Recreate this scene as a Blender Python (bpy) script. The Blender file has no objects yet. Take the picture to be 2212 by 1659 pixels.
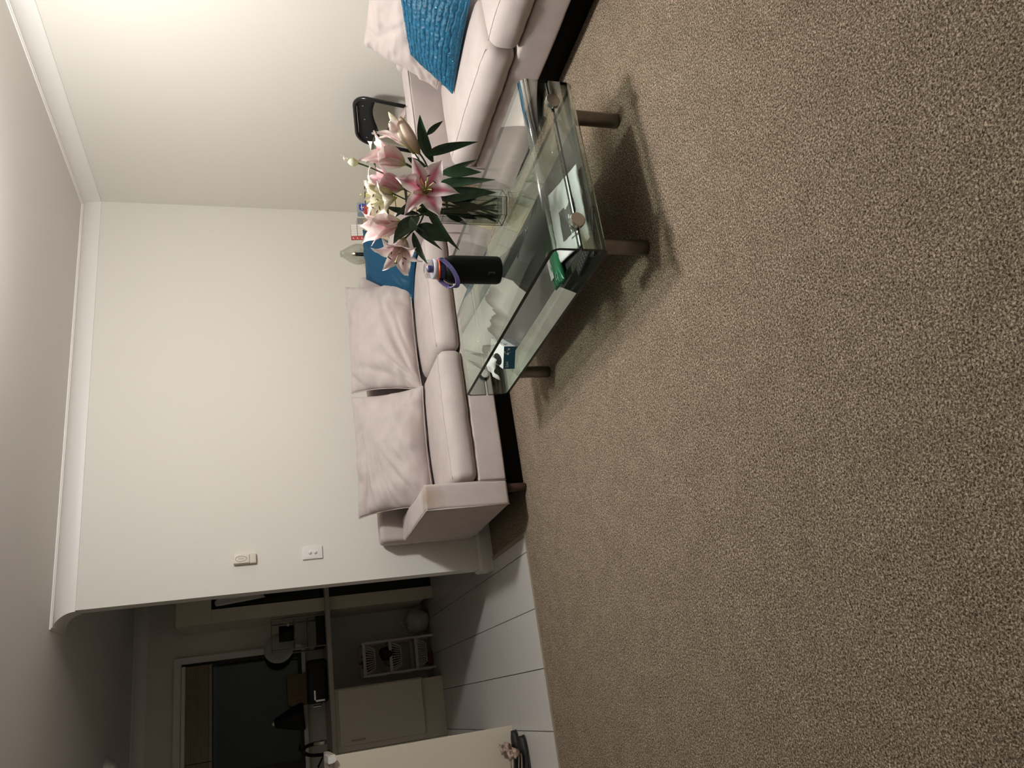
import bpy, math, random
from mathutils import Vector, Matrix, noise
random.seed(7)
SC = bpy.context.scene
COL = SC.collection

# ------------------------------------------------------------------ camera, world, lamp, exposure
cam_d = bpy.data.cameras.new('camera'); cam = bpy.data.objects.new('camera', cam_d); COL.objects.link(cam)
RIGHT = Vector((0.91948429, -0.39226489, -0.02601722))
DOWN = Vector((-0.14365119, -0.27364552, -0.95104283))
FWD = Vector((0.36594121, 0.87820635, -0.30796208))
mw = Matrix.Identity(4)                       # the phone was held upright, the picture lies on its side
for i, ax in enumerate((DOWN, RIGHT, -FWD)):
    for j in range(3): mw[j][i] = ax[j]
mw.translation = Vector((-3.30305815, -4.63959824, 1.32288942))
cam.matrix_world = mw
cam_d.sensor_fit = 'HORIZONTAL'; cam_d.sensor_width = 36.0; cam_d.lens = 1647.966 / 2212 * 36
cam_d.clip_start = 0.02
SC.camera = cam
wd = bpy.data.worlds.new('night'); SC.world = wd; wd.use_nodes = True
wd.node_tree.nodes['Background'].inputs[0].default_value = (0.75, 0.95, 1.0, 1)
wd.node_tree.nodes['Background'].inputs[1].default_value = 0.0035
LAMP = Vector((-1.38, -2.28, 2.26))
pl = bpy.data.lights.new('ceiling_lamp', 'POINT'); pl.energy = 102; pl.shadow_soft_size = 0.10; pl.color = (1.0, 0.982, 0.95)
po = bpy.data.objects.new('ceiling_lamp', pl); po.location = LAMP; COL.objects.link(po)
al = bpy.data.lights.new('ceiling_lamp_face', 'AREA'); al.shape = 'DISK'; al.size = 0.26; al.energy = 8; al.color = (1.0, 0.982, 0.95)
ao = bpy.data.objects.new('ceiling_lamp_face', al); ao.location = LAMP + Vector((0, 0, -0.02)); COL.objects.link(ao)
SC.view_settings.view_transform = 'Standard'; SC.view_settings.look = 'None'
SC.cycles.transparent_max_bounces = 32; SC.cycles.max_bounces = 14; SC.cycles.glossy_bounces = 8
SC.view_settings.exposure = 0.0; SC.view_settings.gamma = 1.0; SC.view_settings.use_curve_mapping = False

# ------------------------------------------------------------------ materials
MATS = {}
def mat(name, col, rough=0.6, metal=0.0, bump=0.0, bscale=60, var=0.0, vscale=20, spec=0.5, sheen=0.0, coat=0.0, stretch=None):
    if name in MATS: return MATS[name]
    m = bpy.data.materials.new(name); m.use_nodes = True; nt = m.node_tree; b = nt.nodes['Principled BSDF']
    b.inputs['Base Color'].default_value = (*col, 1); b.inputs['Roughness'].default_value = rough
    b.inputs['Metallic'].default_value = metal; b.inputs['Specular IOR Level'].default_value = spec
    if sheen: b.inputs['Sheen Weight'].default_value = sheen; b.inputs['Sheen Roughness'].default_value = 0.5
    if coat: b.inputs['Coat Weight'].default_value = coat
    tc = nt.nodes.new('ShaderNodeTexCoord'); src = tc.outputs['Object']
    if stretch:
        mp = nt.nodes.new('ShaderNodeMapping'); mp.inputs['Scale'].default_value = stretch
        nt.links.new(src, mp.inputs['Vector']); src = mp.outputs['Vector']
    if var:
        n = nt.nodes.new('ShaderNodeTexNoise'); n.inputs['Scale'].default_value = vscale; n.inputs['Detail'].default_value = 4
        nt.links.new(src, n.inputs['Vector'])
        r = nt.nodes.new('ShaderNodeValToRGB'); r.color_ramp.elements[0].position = 0.3; r.color_ramp.elements[1].position = 0.7
        r.color_ramp.elements[0].color = (*[c * (1 - var) for c in col], 1); r.color_ramp.elements[1].color = (*[min(1, c * (1 + var)) for c in col], 1)
        nt.links.new(n.outputs['Fac'], r.inputs['Fac']); nt.links.new(r.outputs['Color'], b.inputs['Base Color'])
    if bump:
        n2 = nt.nodes.new('ShaderNodeTexNoise'); n2.inputs['Scale'].default_value = bscale; n2.inputs['Detail'].default_value = 3
        nt.links.new(src, n2.inputs['Vector'])
        bp = nt.nodes.new('ShaderNodeBump'); bp.inputs['Strength'].default_value = bump; bp.inputs['Distance'].default_value = 0.002
        nt.links.new(n2.outputs['Fac'], bp.inputs['Height']); nt.links.new(bp.outputs['Normal'], b.inputs['Normal'])
    MATS[name] = m; return m

def glass(name, tint=(0.9, 0.95, 0.92), f0=0.05, dens=0.0):
    """thin clear sheet: straight-through transmission plus a Fresnel mirror coat on both faces"""
    if name in MATS: return MATS[name]
    m = bpy.data.materials.new(name); m.use_nodes = True; nt = m.node_tree
    for n in list(nt.nodes): nt.nodes.remove(n)
    out = nt.nodes.new('ShaderNodeOutputMaterial'); mix = nt.nodes.new('ShaderNodeMixShader')
    tr = nt.nodes.new('ShaderNodeBsdfTransparent'); tr.inputs[0].default_value = (*tint, 1)
    gl = nt.nodes.new('ShaderNodeBsdfGlossy'); gl.inputs['Roughness'].default_value = 0.0; gl.inputs[0].default_value = (0.88, 0.95, 0.90, 1)
    geo = nt.nodes.new('ShaderNodeNewGeometry')
    dot = nt.nodes.new('ShaderNodeVectorMath'); dot.operation = 'DOT_PRODUCT'
    nt.links.new(geo.outputs['Normal'], dot.inputs[0]); nt.links.new(geo.outputs['Incoming'], dot.inputs[1])
    ab = nt.nodes.new('ShaderNodeMath'); ab.operation = 'ABSOLUTE'; nt.links.new(dot.outputs['Value'], ab.inputs[0])
    om = nt.nodes.new('ShaderNodeMath'); om.operation = 'SUBTRACT'; om.inputs[0].default_value = 1; nt.links.new(ab.outputs[0], om.inputs[1])
    pw = nt.nodes.new('ShaderNodeMath'); pw.operation = 'POWER'; pw.inputs[1].default_value = 4.4; nt.links.new(om.outputs[0], pw.inputs[0])
    ma = nt.nodes.new('ShaderNodeMath'); ma.operation = 'MULTIPLY_ADD'; ma.inputs[1].default_value = 1 - f0; ma.inputs[2].default_value = f0
    nt.links.new(pw.outputs[0], ma.inputs[0]); nt.links.new(ma.outputs[0], mix.inputs[0])
    nt.links.new(tr.outputs[0], mix.inputs[1]); nt.links.new(gl.outputs[0], mix.inputs[2]); nt.links.new(mix.outputs[0], out.inputs[0])
    MATS[name] = m; return m

def attr_mat(name, rough=0.5, sss=0.0, bump=0.0, trans=0.0):
    m = bpy.data.materials.new(name); m.use_nodes = True; nt = m.node_tree; b = nt.nodes['Principled BSDF']
    a = nt.nodes.new('ShaderNodeVertexColor'); a.layer_name = 'pigment'
    nt.links.new(a.outputs['Color'], b.inputs['Base Color']); b.inputs['Roughness'].default_value = rough
    if trans:
        tl = nt.nodes.new('ShaderNodeBsdfTranslucent'); nt.links.new(a.outputs['Color'], tl.inputs[0])
        mx = nt.nodes.new('ShaderNodeMixShader'); mx.inputs[0].default_value = trans
        nt.links.new(b.outputs[0], mx.inputs[1]); nt.links.new(tl.outputs[0], mx.inputs[2])
        nt.links.new(mx.outputs[0], nt.nodes['Material Output'].inputs[0])
    MATS[name] = m; return m

def carpet_mat():
    m = bpy.data.materials.new('carpet_pile'); m.use_nodes = True; nt = m.node_tree; b = nt.nodes['Principled BSDF']
    b.inputs['Roughness'].default_value = 1.0; b.inputs['Specular IOR Level'].default_value = 0.1
    tc = nt.nodes.new('ShaderNodeTexCoord')
    n = nt.nodes.new('ShaderNodeTexNoise'); n.inputs['Scale'].default_value = 200; n.inputs['Detail'].default_value = 2.5; n.inputs['Roughness'].default_value = 0.65
    n.inputs['Distortion'].default_value = 0.6
    nt.links.new(tc.outputs['Object'], n.inputs['Vector'])
    r = nt.nodes.new('ShaderNodeValToRGB'); e = r.color_ramp.elements
    e[0].position = 0.33; e[0].color = (0.036, 0.027, 0.016, 1); e[1].position = 0.68; e[1].color = (0.64, 0.525, 0.41, 1)
    mid = e.new(0.5); mid.color = (0.225, 0.174, 0.122, 1)
    nt.links.new(n.outputs['Fac'], r.inputs['Fac'])
    n3 = nt.nodes.new('ShaderNodeTexNoise'); n3.inputs['Scale'].default_value = 9; n3.inputs['Detail'].default_value = 3
    nt.links.new(tc.outputs['Object'], n3.inputs['Vector'])
    r3 = nt.nodes.new('ShaderNodeValToRGB'); r3.color_ramp.elements[0].position = 0.35; r3.color_ramp.elements[1].position = 0.65
    r3.color_ramp.elements[0].color = (0.88, 0.87, 0.86, 1); r3.color_ramp.elements[1].color = (1, 1, 1, 1)
    nt.links.new(n3.outputs['Fac'], r3.inputs['Fac'])
    mx = nt.nodes.new('ShaderNodeMixRGB'); mx.blend_type = 'MULTIPLY'; mx.inputs[0].default_value = 1
    nt.links.new(r.outputs['Color'], mx.inputs[1]); nt.links.new(r3.outputs['Color'], mx.inputs[2]); nt.links.new(mx.outputs[0], b.inputs['Base Color'])
    bp = nt.nodes.new('ShaderNodeBump'); bp.inputs['Strength'].default_value = 1.0; bp.inputs['Distance'].default_value = 0.004
    nt.links.new(n.outputs['Fac'], bp.inputs['Height']); nt.links.new(bp.outputs['Normal'], b.inputs['Normal'])
    return m

WALL = mat('wall_paint', (0.735, 0.71, 0.65), 0.75, bump=0.12, bscale=220, spec=0.25)
CEIL = mat('ceiling_paint', (0.74, 0.71, 0.68), 0.8, bump=0.1, bscale=150, spec=0.2)
TRIM = mat('trim_paint', (0.80, 0.775, 0.745), 0.45, spec=0.4)
KPAINT = mat('kitchen_cabinet_white', (0.70, 0.64, 0.52), 0.45)
CARPET = carpet_mat()
TILE = mat('tile_glaze', (0.60, 0.575, 0.55), 0.35, var=0.05, vscale=6, stretch=(1.0, 14, 1), spec=0.4)
GROUT = mat('grout', (0.10, 0.08, 0.06), 0.9)
SUEDE = mat('sofa_suede', (0.53, 0.463, 0.442), 0.85, bump=0.25, bscale=260, var=0.065, vscale=9, spec=0.2, sheen=0.1)
SUEDE_W = mat('sofa_suede_worn', (0.50, 0.41, 0.35), 0.9, bump=0.25, bscale=260, var=0.10, vscale=9, spec=0.2, sheen=0.15)
UNDERSHADE = mat('under_sofa_shade', (0.012, 0.011, 0.011), 0.95, spec=0.1)
LEGWOOD = mat('dark_leg_wood', (0.05, 0.022, 0.015), 0.4)
SATIN = mat('teal_satin', (0.010, 0.070, 0.140), 0.55, bump=0.12, bscale=30, spec=0.22)
SEQUIN = mat('teal_ruched', (0.008, 0.095, 0.180), 0.5, bump=0.35, bscale=140, var=0.35, vscale=70, spec=0.4)
SPARK = mat('sequin_foil', (0.05, 0.45, 0.75), 0.08, metal=1.0)
CHROME = mat('brushed_chrome', (0.62, 0.61, 0.58), 0.22, metal=1.0, bump=0.05, bscale=200)
STEEL = mat('brushed_steel_leg', (0.20, 0.18, 0.155), 0.36, metal=1.0, bump=0.1, bscale=60, var=0.15, vscale=25)
BLACKM = mat('black_gloss', (0.008, 0.008, 0.009), 0.22)
BLACKP = mat('black_plastic', (0.009, 0.009, 0.0095), 0.42, spec=0.25)
BLACKMATT = mat('black_powder_coat', (0.0055, 0.0065, 0.0045), 0.6, bump=0.1, bscale=500, spec=0.18)
WHITEP = mat('white_plastic', (0.78, 0.76, 0.72), 0.4)
WHITEB = mat('white_paper', (0.92, 0.93, 0.94), 0.6, bump=0.2, bscale=25)
TABLEGLASS = glass('table_glass', (0.895, 0.932, 0.908), 0.09)
GLASSEDGE = mat('glass_edge', (0.008, 0.020, 0.016), 0.12, spec=0.25)
VASEGLASS = glass('vase_glass', (0.83, 0.835, 0.83), 0.05)
WATER = glass('water', (0.93, 0.935, 0.925), 0.03)
LAMPGLASS = glass('hurricane_glass', (0.90, 0.905, 0.895), 0.07)
PANEGLASS = glass('window_glass', (0.80, 0.83, 0.83), 0.018)
BRASS = mat('brass', (0.75, 0.56, 0.22), 0.25, metal=1.0)
LEAF = mat('lily_leaf', (0.016, 0.045, 0.018), 0.34, var=0.35, vscale=40, spec=0.5)
LEAFL = mat('lily_leaf_pale', (0.10, 0.16, 0.11), 0.35, var=0.2, vscale=40)
STEMG = mat('lily_stem', (0.045, 0.085, 0.025), 0.45, var=0.2, vscale=30)
STEMW = mat('lily_stem_wet', (0.035, 0.04, 0.024), 0.35)
PETAL = attr_mat('lily_petal', 0.55, trans=0.25)
ANTHER = mat('anther', (0.045, 0.010, 0.008), 0.8)
FILAM = mat('filament', (0.60, 0.62, 0.25), 0.5)
CREAM = mat('chest_cream', (0.72, 0.62, 0.44), 0.5)
OAK = mat('oak_wood', (0.50, 0.36, 0.18), 0.5, var=0.2, vscale=8, stretch=(1, 12, 12))
DARKGAP = mat('painted_groove_shade', (0.06, 0.05, 0.04), 0.8)
BOARD = mat('board_wood', (0.17, 0.10, 0.045), 0.5, var=0.15, vscale=8, stretch=(10, 1, 1))
NAVY = mat('navy_plastic', (0.03, 0.045, 0.16), 0.4)
VIOLET = mat('violet_strap', (0.085, 0.07, 0.20), 0.5)
LILAC = mat('lilac_edge', (0.36, 0.32, 0.68), 0.45)
ORANGE = mat('orange_seal', (0.80, 0.10, 0.025), 0.4)
CLEARLID = glass('clear_lid', (0.80, 0.82, 0.86), 0.14)
GREENP = mat('green_wrapper', (0.018, 0.20, 0.085), 0.32)
TEALBOX = mat('teal_card', (0.004, 0.075, 0.13), 0.4)
INK = mat('blue_ink', (0.02, 0.10, 0.20), 0.5)
PALEPINK = mat('pale_pink_print', (0.55, 0.45, 0.44), 0.5)
TISSUE = mat('tissue_paper', (0.86, 0.86, 0.85), 0.9, bump=0.3, bscale=40)
GREYINK = mat('grey_print', (0.09, 0.09, 0.095), 0.5)
RED = mat('red_card', (0.45, 0.05, 0.045), 0.5)
BLUE = mat('blue_print', (0.02, 0.06, 0.38), 0.4)
ORANGEP = mat('orange_print', (0.55, 0.14, 0.03), 0.5)
GREYCARD = mat('grey_card', (0.40, 0.38, 0.34), 0.6)

# ------------------------------------------------------------------ mesh helpers
def mesh(name, V, F, mats, mi=None, smooth=False, cols=None):
    me = bpy.data.meshes.new(name); me.from_pydata([tuple(v) for v in V], [], F)
    if not isinstance(mats, (list, tuple)): mats = [mats]
    for m in mats: me.materials.append(m)
    if mi:
        for p, i in zip(me.polygons, mi): p.material_index = i
    if smooth:
        for p in me.polygons: p.use_smooth = True
    if cols:
        ca = me.color_attributes.new('pigment', 'FLOAT_COLOR', 'POINT')
        for i, c in enumerate(cols): ca.data[i].color = (*c, 1)
    me.update(); return me

def link(name, me, parent=None, loc=(0, 0, 0)):
    o = bpy.data.objects.new(name, me); COL.objects.link(o); o.location = loc
    if parent: o.parent = parent
    return o

def struct(name, V, F, m, parent=None, mi=None, smooth=False):
    o = link(name, mesh(name, V, F, m, mi, smooth), parent)
    if not parent: o['kind'] = 'structure'
    return o

class Thing:
    """an Empty at the thing's base; parts are given in world coordinates"""
    def __init__(s, name, label, cat, loc, group=None):
        s.L = Vector(loc); s.o = bpy.data.objects.new(name, None); COL.objects.link(s.o); s.o.location = s.L
        s.o.empty_display_size = 0.05
        s.o['label'] = label; s.o['category'] = cat
        if group: s.o['group'] = group
    def part(s, name, VF, m, parent=None, smooth=False, mi=None, label=None, cols=None, bevel=0, kind=None):
        V, F = VF
        o = link(name, mesh(name, [Vector(v) - s.L for v in V], F, m, mi, smooth, cols), parent or s.o)
        if label: o['label'] = label
        if kind: o['kind'] = kind
        if bevel:
            b = o.modifiers.new('bevel', 'BEVEL'); b.width = bevel; b.segments = 2; b.limit_method = 'ANGLE'
            for p in o.data.polygons: p.use_smooth = True
            b.harden_normals = True
        return o

def single(name, label, cat, loc, VF, m, smooth=False, mi=None, group=None, bevel=0):
    L = Vector(loc); o = link(name, mesh(name, [Vector(v) - L for v in VF[0]], VF[1], m, mi, smooth)); o.location = L
    o['label'] = label; o['category'] = cat
    if group: o['group'] = group
    if bevel:
        b = o.modifiers.new('bevel', 'BEVEL'); b.width = bevel; b.segments = 2; b.limit_method = 'ANGLE'
        for p in o.data.polygons: p.use_smooth = True
        b.harden_normals = True
    return o

def box(a, b):
    x0, y0, z0 = a; x1, y1, z1 = b
    V = [Vector((x, y, z)) for z in (z0, z1) for x, y in ((x0, y0), (x1, y0), (x1, y1), (x0, y1))]
    return V, [(3, 2, 1, 0), (4, 5, 6, 7), (0, 1, 5, 4), (1, 2, 6, 5), (2, 3, 7, 6), (3, 0, 4, 7)]

def join(*vfs):
    V, F = [], []
    for v, f in vfs:
        n = len(V); V += list(v); F += [tuple(i + n for i in q) for q in f]
    return V, F

def xf(VF, M): return [M @ Vector(v) for v in VF[0]], VF[1]

def prism(poly, z0, z1):
    n = len(poly); V = [Vector((x, y, z0)) for x, y in poly] + [Vector((x, y, z1)) for x, y in poly]
    return V, [tuple(range(n))[::-1], tuple(range(n, 2 * n))] + [(i, (i + 1) % n, (i + 1) % n + n, i + n) for i in range(n)]

def frame(d, up=Vector((0, 0, 1))):
    d = Vector(d).normalized()
    if abs(d.dot(up)) > 0.95: up = Vector((1, 0, 0))
    x = up.cross(d).normalized(); y = d.cross(x); return x, y, d

def smooth_path(P, n=6):
    P = [Vector(p) for p in P]
    if len(P) < 3: return [P[0].lerp(P[-1], i / n) for i in range(n + 1)]
    out = []
    for i in range(len(P) - 1):
        p0 = P[max(i - 1, 0)]; p1 = P[i]; p2 = P[i + 1]; p3 = P[min(i + 2, len(P) - 1)]
        for k in range(n):
            t = k / n
            out.append(0.5 * ((2 * p1) + (p2 - p0) * t + (2 * p0 - 5 * p1 + 4 * p2 - p3) * t * t + (3 * p1 - p0 - 3 * p2 + p3) * t ** 3))
    out.append(P[-1]); return out

def tube(P, r, seg=8, closed=False, flat=None):
    P = [Vector(p) for p in P]; n = len(P); V, F = [], []; x = None
    for i, p in enumerate(P):
        d = (P[(i + 1) % n] - P[i - 1]) if closed else (P[min(i + 1, n - 1)] - P[max(i - 1, 0)])
        d.normalize()
        if x is None: x, y, _ = frame(d)
        x = (x - d * x.dot(d)).normalized(); y = d.cross(x)
        rr = r[i] if isinstance(r, (list, tuple)) else r
        ry = rr * (flat or 1)
        for k in range(seg):
            a = 2 * math.pi * k / seg; V.append(p + x * math.cos(a) * rr + y * math.sin(a) * ry)
    m = n if closed else n - 1
    for i in range(m):
        for k in range(seg):
            a = i * seg + k; b = i * seg + (k + 1) % seg; c = ((i + 1) % n) * seg + (k + 1) % seg; e = ((i + 1) % n) * seg + k
            F.append((a, b, c, e))
    if not closed: F += [tuple(range(seg))[::-1], tuple(range((n - 1) * seg, n * seg))]
    return V, F

def lathe(prof, c=(0, 0, 0), axis=(0, 0, 1), seg=28, cap=True):
    x, y, d = frame(axis); c = Vector(c); V, F = [], []
    for r, z in prof:
        for k in range(seg):
            a = 2 * math.pi * k / seg; V.append(c + x * math.cos(a) * r + y * math.sin(a) * r + d * z)
    for i in range(len(prof) - 1):
        for k in range(seg): F.append((i * seg + k, i * seg + (k + 1) % seg, (i + 1) * seg + (k + 1) % seg, (i + 1) * seg + k))
    if cap: F += [tuple(range(seg))[::-1], tuple(range((len(prof) - 1) * seg, len(prof) * seg))]
    return V, F

def rbox(c, h, r, n=(8, 8, 4), k=3, fn=None):
    """rounded box: centre c, half sizes h, edge radius r; fn(p, normal) may move each vertex"""
    ax = []
    for a in range(3):
        rr = min(r, h[a] * 0.99); L = [-h[a] + rr * i / k for i in range(k)]
        inner = h[a] - rr
        L += [-inner + 2 * inner * i / n[a] for i in range(n[a] + 1)]
        L += [inner + rr * i / k for i in range(1, k + 1)]; ax.append(L)
    V, F, idx = [], [], {}
    def vid(i, j, l):
        if (i, j, l) in idx: return idx[(i, j, l)]
        p = Vector((ax[0][i], ax[1][j], ax[2][l]))
        q = Vector([max(-(h[a] - min(r, h[a] * 0.99)), min(h[a] - min(r, h[a] * 0.99), p[a])) for a in range(3)])
        d = p - q
        nrm = d.normalized() if d.length > 1e-9 else Vector((0, 0, 1))
        pos = q + nrm * r if d.length > 1e-9 else p
        if min(h) < r: pos = Vector([max(-h[a], min(h[a], pos[a])) for a in range(3)])
        if fn: pos = fn(pos, nrm)
        V.append(Vector(c) + pos); idx[(i, j, l)] = len(V) - 1; return len(V) - 1
    N = [len(a) - 1 for a in ax]
    for i in range(N[0]):
        for j in range(N[1]):
            F.append((vid(i, j, 0), vid(i, j + 1, 0), vid(i + 1, j + 1, 0), vid(i + 1, j, 0)))
            F.append((vid(i, j, N[2]), vid(i + 1, j, N[2]), vid(i + 1, j + 1, N[2]), vid(i, j + 1, N[2])))
    for i in range(N[0]):
        for l in range(N[2]):
            F.append((vid(i, 0, l), vid(i + 1, 0, l), vid(i + 1, 0, l + 1), vid(i, 0, l + 1)))
            F.append((vid(i, N[1], l), vid(i, N[1], l + 1), vid(i + 1, N[1], l + 1), vid(i + 1, N[1], l)))
    for j in range(N[1]):
        for l in range(N[2]):
            F.append((vid(0, j, l), vid(0, j, l + 1), vid(0, j + 1, l + 1), vid(0, j + 1, l)))
            F.append((vid(N[0], j, l), vid(N[0], j + 1, l), vid(N[0], j + 1, l + 1), vid(N[0], j, l + 1)))
    return V, F

def sstep(a, b, x):
    t = max(0, min(1, (x - a) / (b - a))); return t * t * (3 - 2 * t)

def pillow(BL, BR, TR, TL, T, n=36, pinch=0.06, wr=0.006, seed=0, sag=0.0, creases=(), expo=0.55, ruche=0):
    """stuffed cushion spanned by four corners; returns (V, F, front-face count)"""
    BL, BR, TR, TL = map(Vector, (BL, BR, TR, TL)); V, F = [], []
    nrm = ((BR - BL) + (TR - TL)).cross((TL - BL) + (TR - BR)).normalized()
    sd = Vector((seed * 3.1, seed * 1.7, seed * 2.3)); idx = {}
    upv = ((TL - BL) + (TR - BR)).normalized(); W = (BR - BL).length
    for side in (1, -1):
        for i in range(n + 1):
            for j in range(n + 1):
                edge = i in (0, n) or j in (0, n)
                if side == -1 and edge: idx[(side, i, j)] = idx[(1, i, j)]; continue
                s = -math.cos(math.pi * i / n) * 0.5 + (2 * i / n - 1) * 0.5; t = -math.cos(math.pi * j / n) * 0.5 + (2 * j / n - 1) * 0.5
                s2 = s * (1 - pinch * (1 - t * t)); t2 = t * (1 - pinch * (1 - s * s))
                u, v = (s2 + 1) / 2, (t2 + 1) / 2
                p = (BL * (1 - u) + BR * u) * (1 - v) + (TL * (1 - u) + TR * u) * v
                h = T / 2 * max(0, (1 - abs(s) ** 2.6) * (1 - abs(t) ** 2.6)) ** expo
                if sag: p = p - upv * sag * (1 - t * t) * 0
                h *= 1 + sag * (-t) * (1 - s * s)
                q = Vector((s * 1.6, t * 2.2, side)) + sd
                w = wr * (noise.noise(q * 1.4) + 0.6 * noise.noise(q * 3.1))
                # gathered folds running in from the seams
                e = max(abs(s), abs(t)); fold = noise.noise(Vector((s * 9, t * 2.2, 5)) + sd) if abs(t) > abs(s) else noise.noise(Vector((s * 2.2, t * 9, 9)) + sd)
                w += wr * 0.9 * fold * sstep(0.35, 0.9, e) * (1 - sstep(0.95, 1.0, e) * 0.6)
                for (cs, ct, ang, amp, wid) in creases:
                    ca, sa = math.cos(ang), math.sin(ang); a = (s - cs) * ca + (t - ct) * sa; b = -(s - cs) * sa + (t - ct) * ca
                    w -= amp * math.exp(-(b / wid) ** 2) * math.exp(-(a / 0.42) ** 2)
                if ruche and side == 1:
                    f_ = sstep(0.0, 0.16, 1 - e); col = t * ruche + 0.30 * noise.noise(Vector((s * 8, t * 6, 2)) + sd)
                    d_ = abs((col % 1.0) - 0.5) * 2; k_ = math.floor(col)
                    w += f_ * (-0.0065 * sstep(0.62, 1.0, d_) + 0.0048 * (1 - d_ * d_) * noise.noise(Vector((k_ * 3.3, t * 4, s * 24))) + 0.002 * noise.noise(Vector((s * 30, t * 30, 3))))
                p = p + nrm * side * (h + (0 if edge else w * min(1, h / (T * 0.12))))
                idx[(side, i, j)] = len(V); V.append(p)
    for side in (1, -1):
        for i in range(n):
            for j in range(n):
                q = (idx[(side, i, j)], idx[(side, i + 1, j)], idx[(side, i + 1, j + 1)], idx[(side, i, j + 1)])
                F.append(q if side == 1 else q[::-1])
    return V, F

def pillow_edge(VF, n): # seam loop of a pillow
    ring = [i * (n + 1) for i in range(n + 1)] + [n * (n + 1) + j for j in range(1, n + 1)] + [i * (n + 1) + n for i in range(n - 1, -1, -1)] + [j for j in range(n - 1, 0, -1)]
    return [VF[0][k] for k in ring]

def text(body, size, M, m, parent, name='lettering', extrude=0.0004):
    c = bpy.data.curves.new(name, 'FONT'); c.body = body; c.size = size; c.extrude = extrude; c.materials.append(m); c.resolution_u = 3
    c.align_x = 'CENTER'; c.align_y = 'CENTER'
    f = bpy.data.objects.new('font', c); COL.objects.link(f); bpy.context.view_layer.update()
    me = bpy.data.meshes.new_from_object(f.evaluated_get(bpy.context.evaluated_depsgraph_get())); bpy.data.objects.remove(f)
    me.name = name; o = bpy.data.objects.new(name, me); COL.objects.link(o); o.parent = parent; o.matrix_local = M; return o

# ================================================================== SETTING
KX, KY, XE = -2.557, -0.691, -2.597          # carpet/tile edge, free end of the back wall
X_L, Y_F, Y_K, ZC = -6.6, -6.6, 2.62, 2.40
# floor: carpet slab (L-shaped)
V, F = prism([(X_L, Y_F), (0, Y_F), (0, 0), (KX, 0), (KX, KY), (X_L, KY)], -0.05, 0.0)
fl = struct('floor', V, F, CARPET)
o = struct('subfloor_slab', *box((X_L, KY, -0.06), (0.0, Y_K, -0.012)), GROUT); o.name = 'floor_tiled'
base_t = o
tile_me = None
cols_x = [KX] + [-2.639 - 0.2985 * k for k in range(0, 8)]
rows_y = [KY, -0.103, 0.497, 1.097, 1.697, 2.297, Y_K]
g = 0.0022
for a in range(len(cols_x) - 1):
    for b in range(len(rows_y) - 1):
        x1, x0 = cols_x[a] - (0 if a == 0 else g), cols_x[a + 1] + g; y0, y1 = rows_y[b] + 0.0016, rows_y[b + 1] - 0.0016
        if rows_y[b] < 0.09 and x1 > XE + 0.05: continue
        struct('tile', *box((x0, y0, -0.012), (x1, y1, random.uniform(-0.0012, 0.0))), TILE, base_t)
for b in range(1, len(rows_y) - 1):           # tiles inside the kitchen, right of the wall end
    for k in range(2):
        struct('tile', *box((KX + 0.2985 * k + g, rows_y[b] + 0.0009, -0.012), (KX + 0.2985 * (k + 1) - g, rows_y[b + 1], -0.0005)), TILE, base_t)
EDGE = mat('carpet_edge_strip', (0.30, 0.245, 0.18), 0.95, bump=0.6, bscale=300, var=0.2, vscale=180)
struct('trim_5', *box((X_L, KY - 0.022, -0.004), (KX + 0.02, KY + 0.002, 0.005)), EDGE)
struct('trim_6', *box((KX - 0.002, KY + 0.002, -0.004), (KX + 0.022, -0.016, 0.005)), EDGE)
# walls
struct('wall_back', *box((XE, 0, 0), (0.1, 0.125, ZC)), WALL)
struct('wall_right', *box((0, Y_F, 0), (0.1, 0, ZC)), WALL)
struct('wall_left', *box((X_L - 0.1, Y_F, 0), (X_L, Y_K, ZC)), WALL)
struct('wall_front', *box((X_L, Y_F - 0.1, 0), (0.1, Y_F, ZC)), WALL)
struct('wall_kitchen_right', *box((-1.75, 0.10, 0), (-1.65, Y_K, ZC)), WALL)
struct('ceiling', *box((X_L, Y_F, ZC), (0.1, Y_K + 0.1, ZC + 0.08)), CEIL)
# kitchen outer wall with window hole
WX0, WX1, WZ0, WZ1 = -5.0, -2.735, 1.085, 2.045
struct('wall_kitchen', *join(box((X_L, Y_K, 0), (-1.65, Y_K + 0.1, WZ0)), box((X_L, Y_K, WZ1), (-1.65, Y_K + 0.1, ZC)),
       box((WX1, Y_K, WZ0), (-1.65, Y_K + 0.1, WZ1)), box((X_L, Y_K, WZ0), (WX0, Y_K + 0.1, WZ1))), WALL)
# cornices: cove profile swept with mitres
PROF = [(0.0, 2.306), (0.007, 2.306)] + [(0.088 - 0.081 * math.cos(a), 2.389 - 0.0 - 0.083 * (1 - math.sin(a))) for a in [i * math.pi / 48 for i in range(25)]] + [(0.088, 2.393), (0.097, 2.393), (0.097, 2.40), (0.0, 2.40)]
def cornice(name, A, B):
    V, F = [], []; n = len(PROF)
    for (x, y, ox, oy) in (A, B):
        for o_, z in PROF: V.append(Vector((x + ox * o_, y + oy * o_, z)))
    for k in range(n): F.append((k, (k + 1) % n, n + (k + 1) % n, n + k))
    F += [tuple(range(n)), tuple(range(n, 2 * n))[::-1]]
    return struct(name, V, F, TRIM)
cornice('trim_1', (0, 0, -1, -1), (XE, 0, -1, -1))
cornice('trim_2', (0, Y_F, -1, 1), (0, 0, -1, -1))
cornice('trim_3', (XE, 0, -1, -1), (XE, 0.125, -1, 1))
cornice('trim_4', (XE, 0.125, -1, 1), (-1.75, 0.125, -1, 1))
cornice('trim_7', (X_L, Y_K, 1, -1), (-1.75, Y_K, -1, -1))
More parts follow.
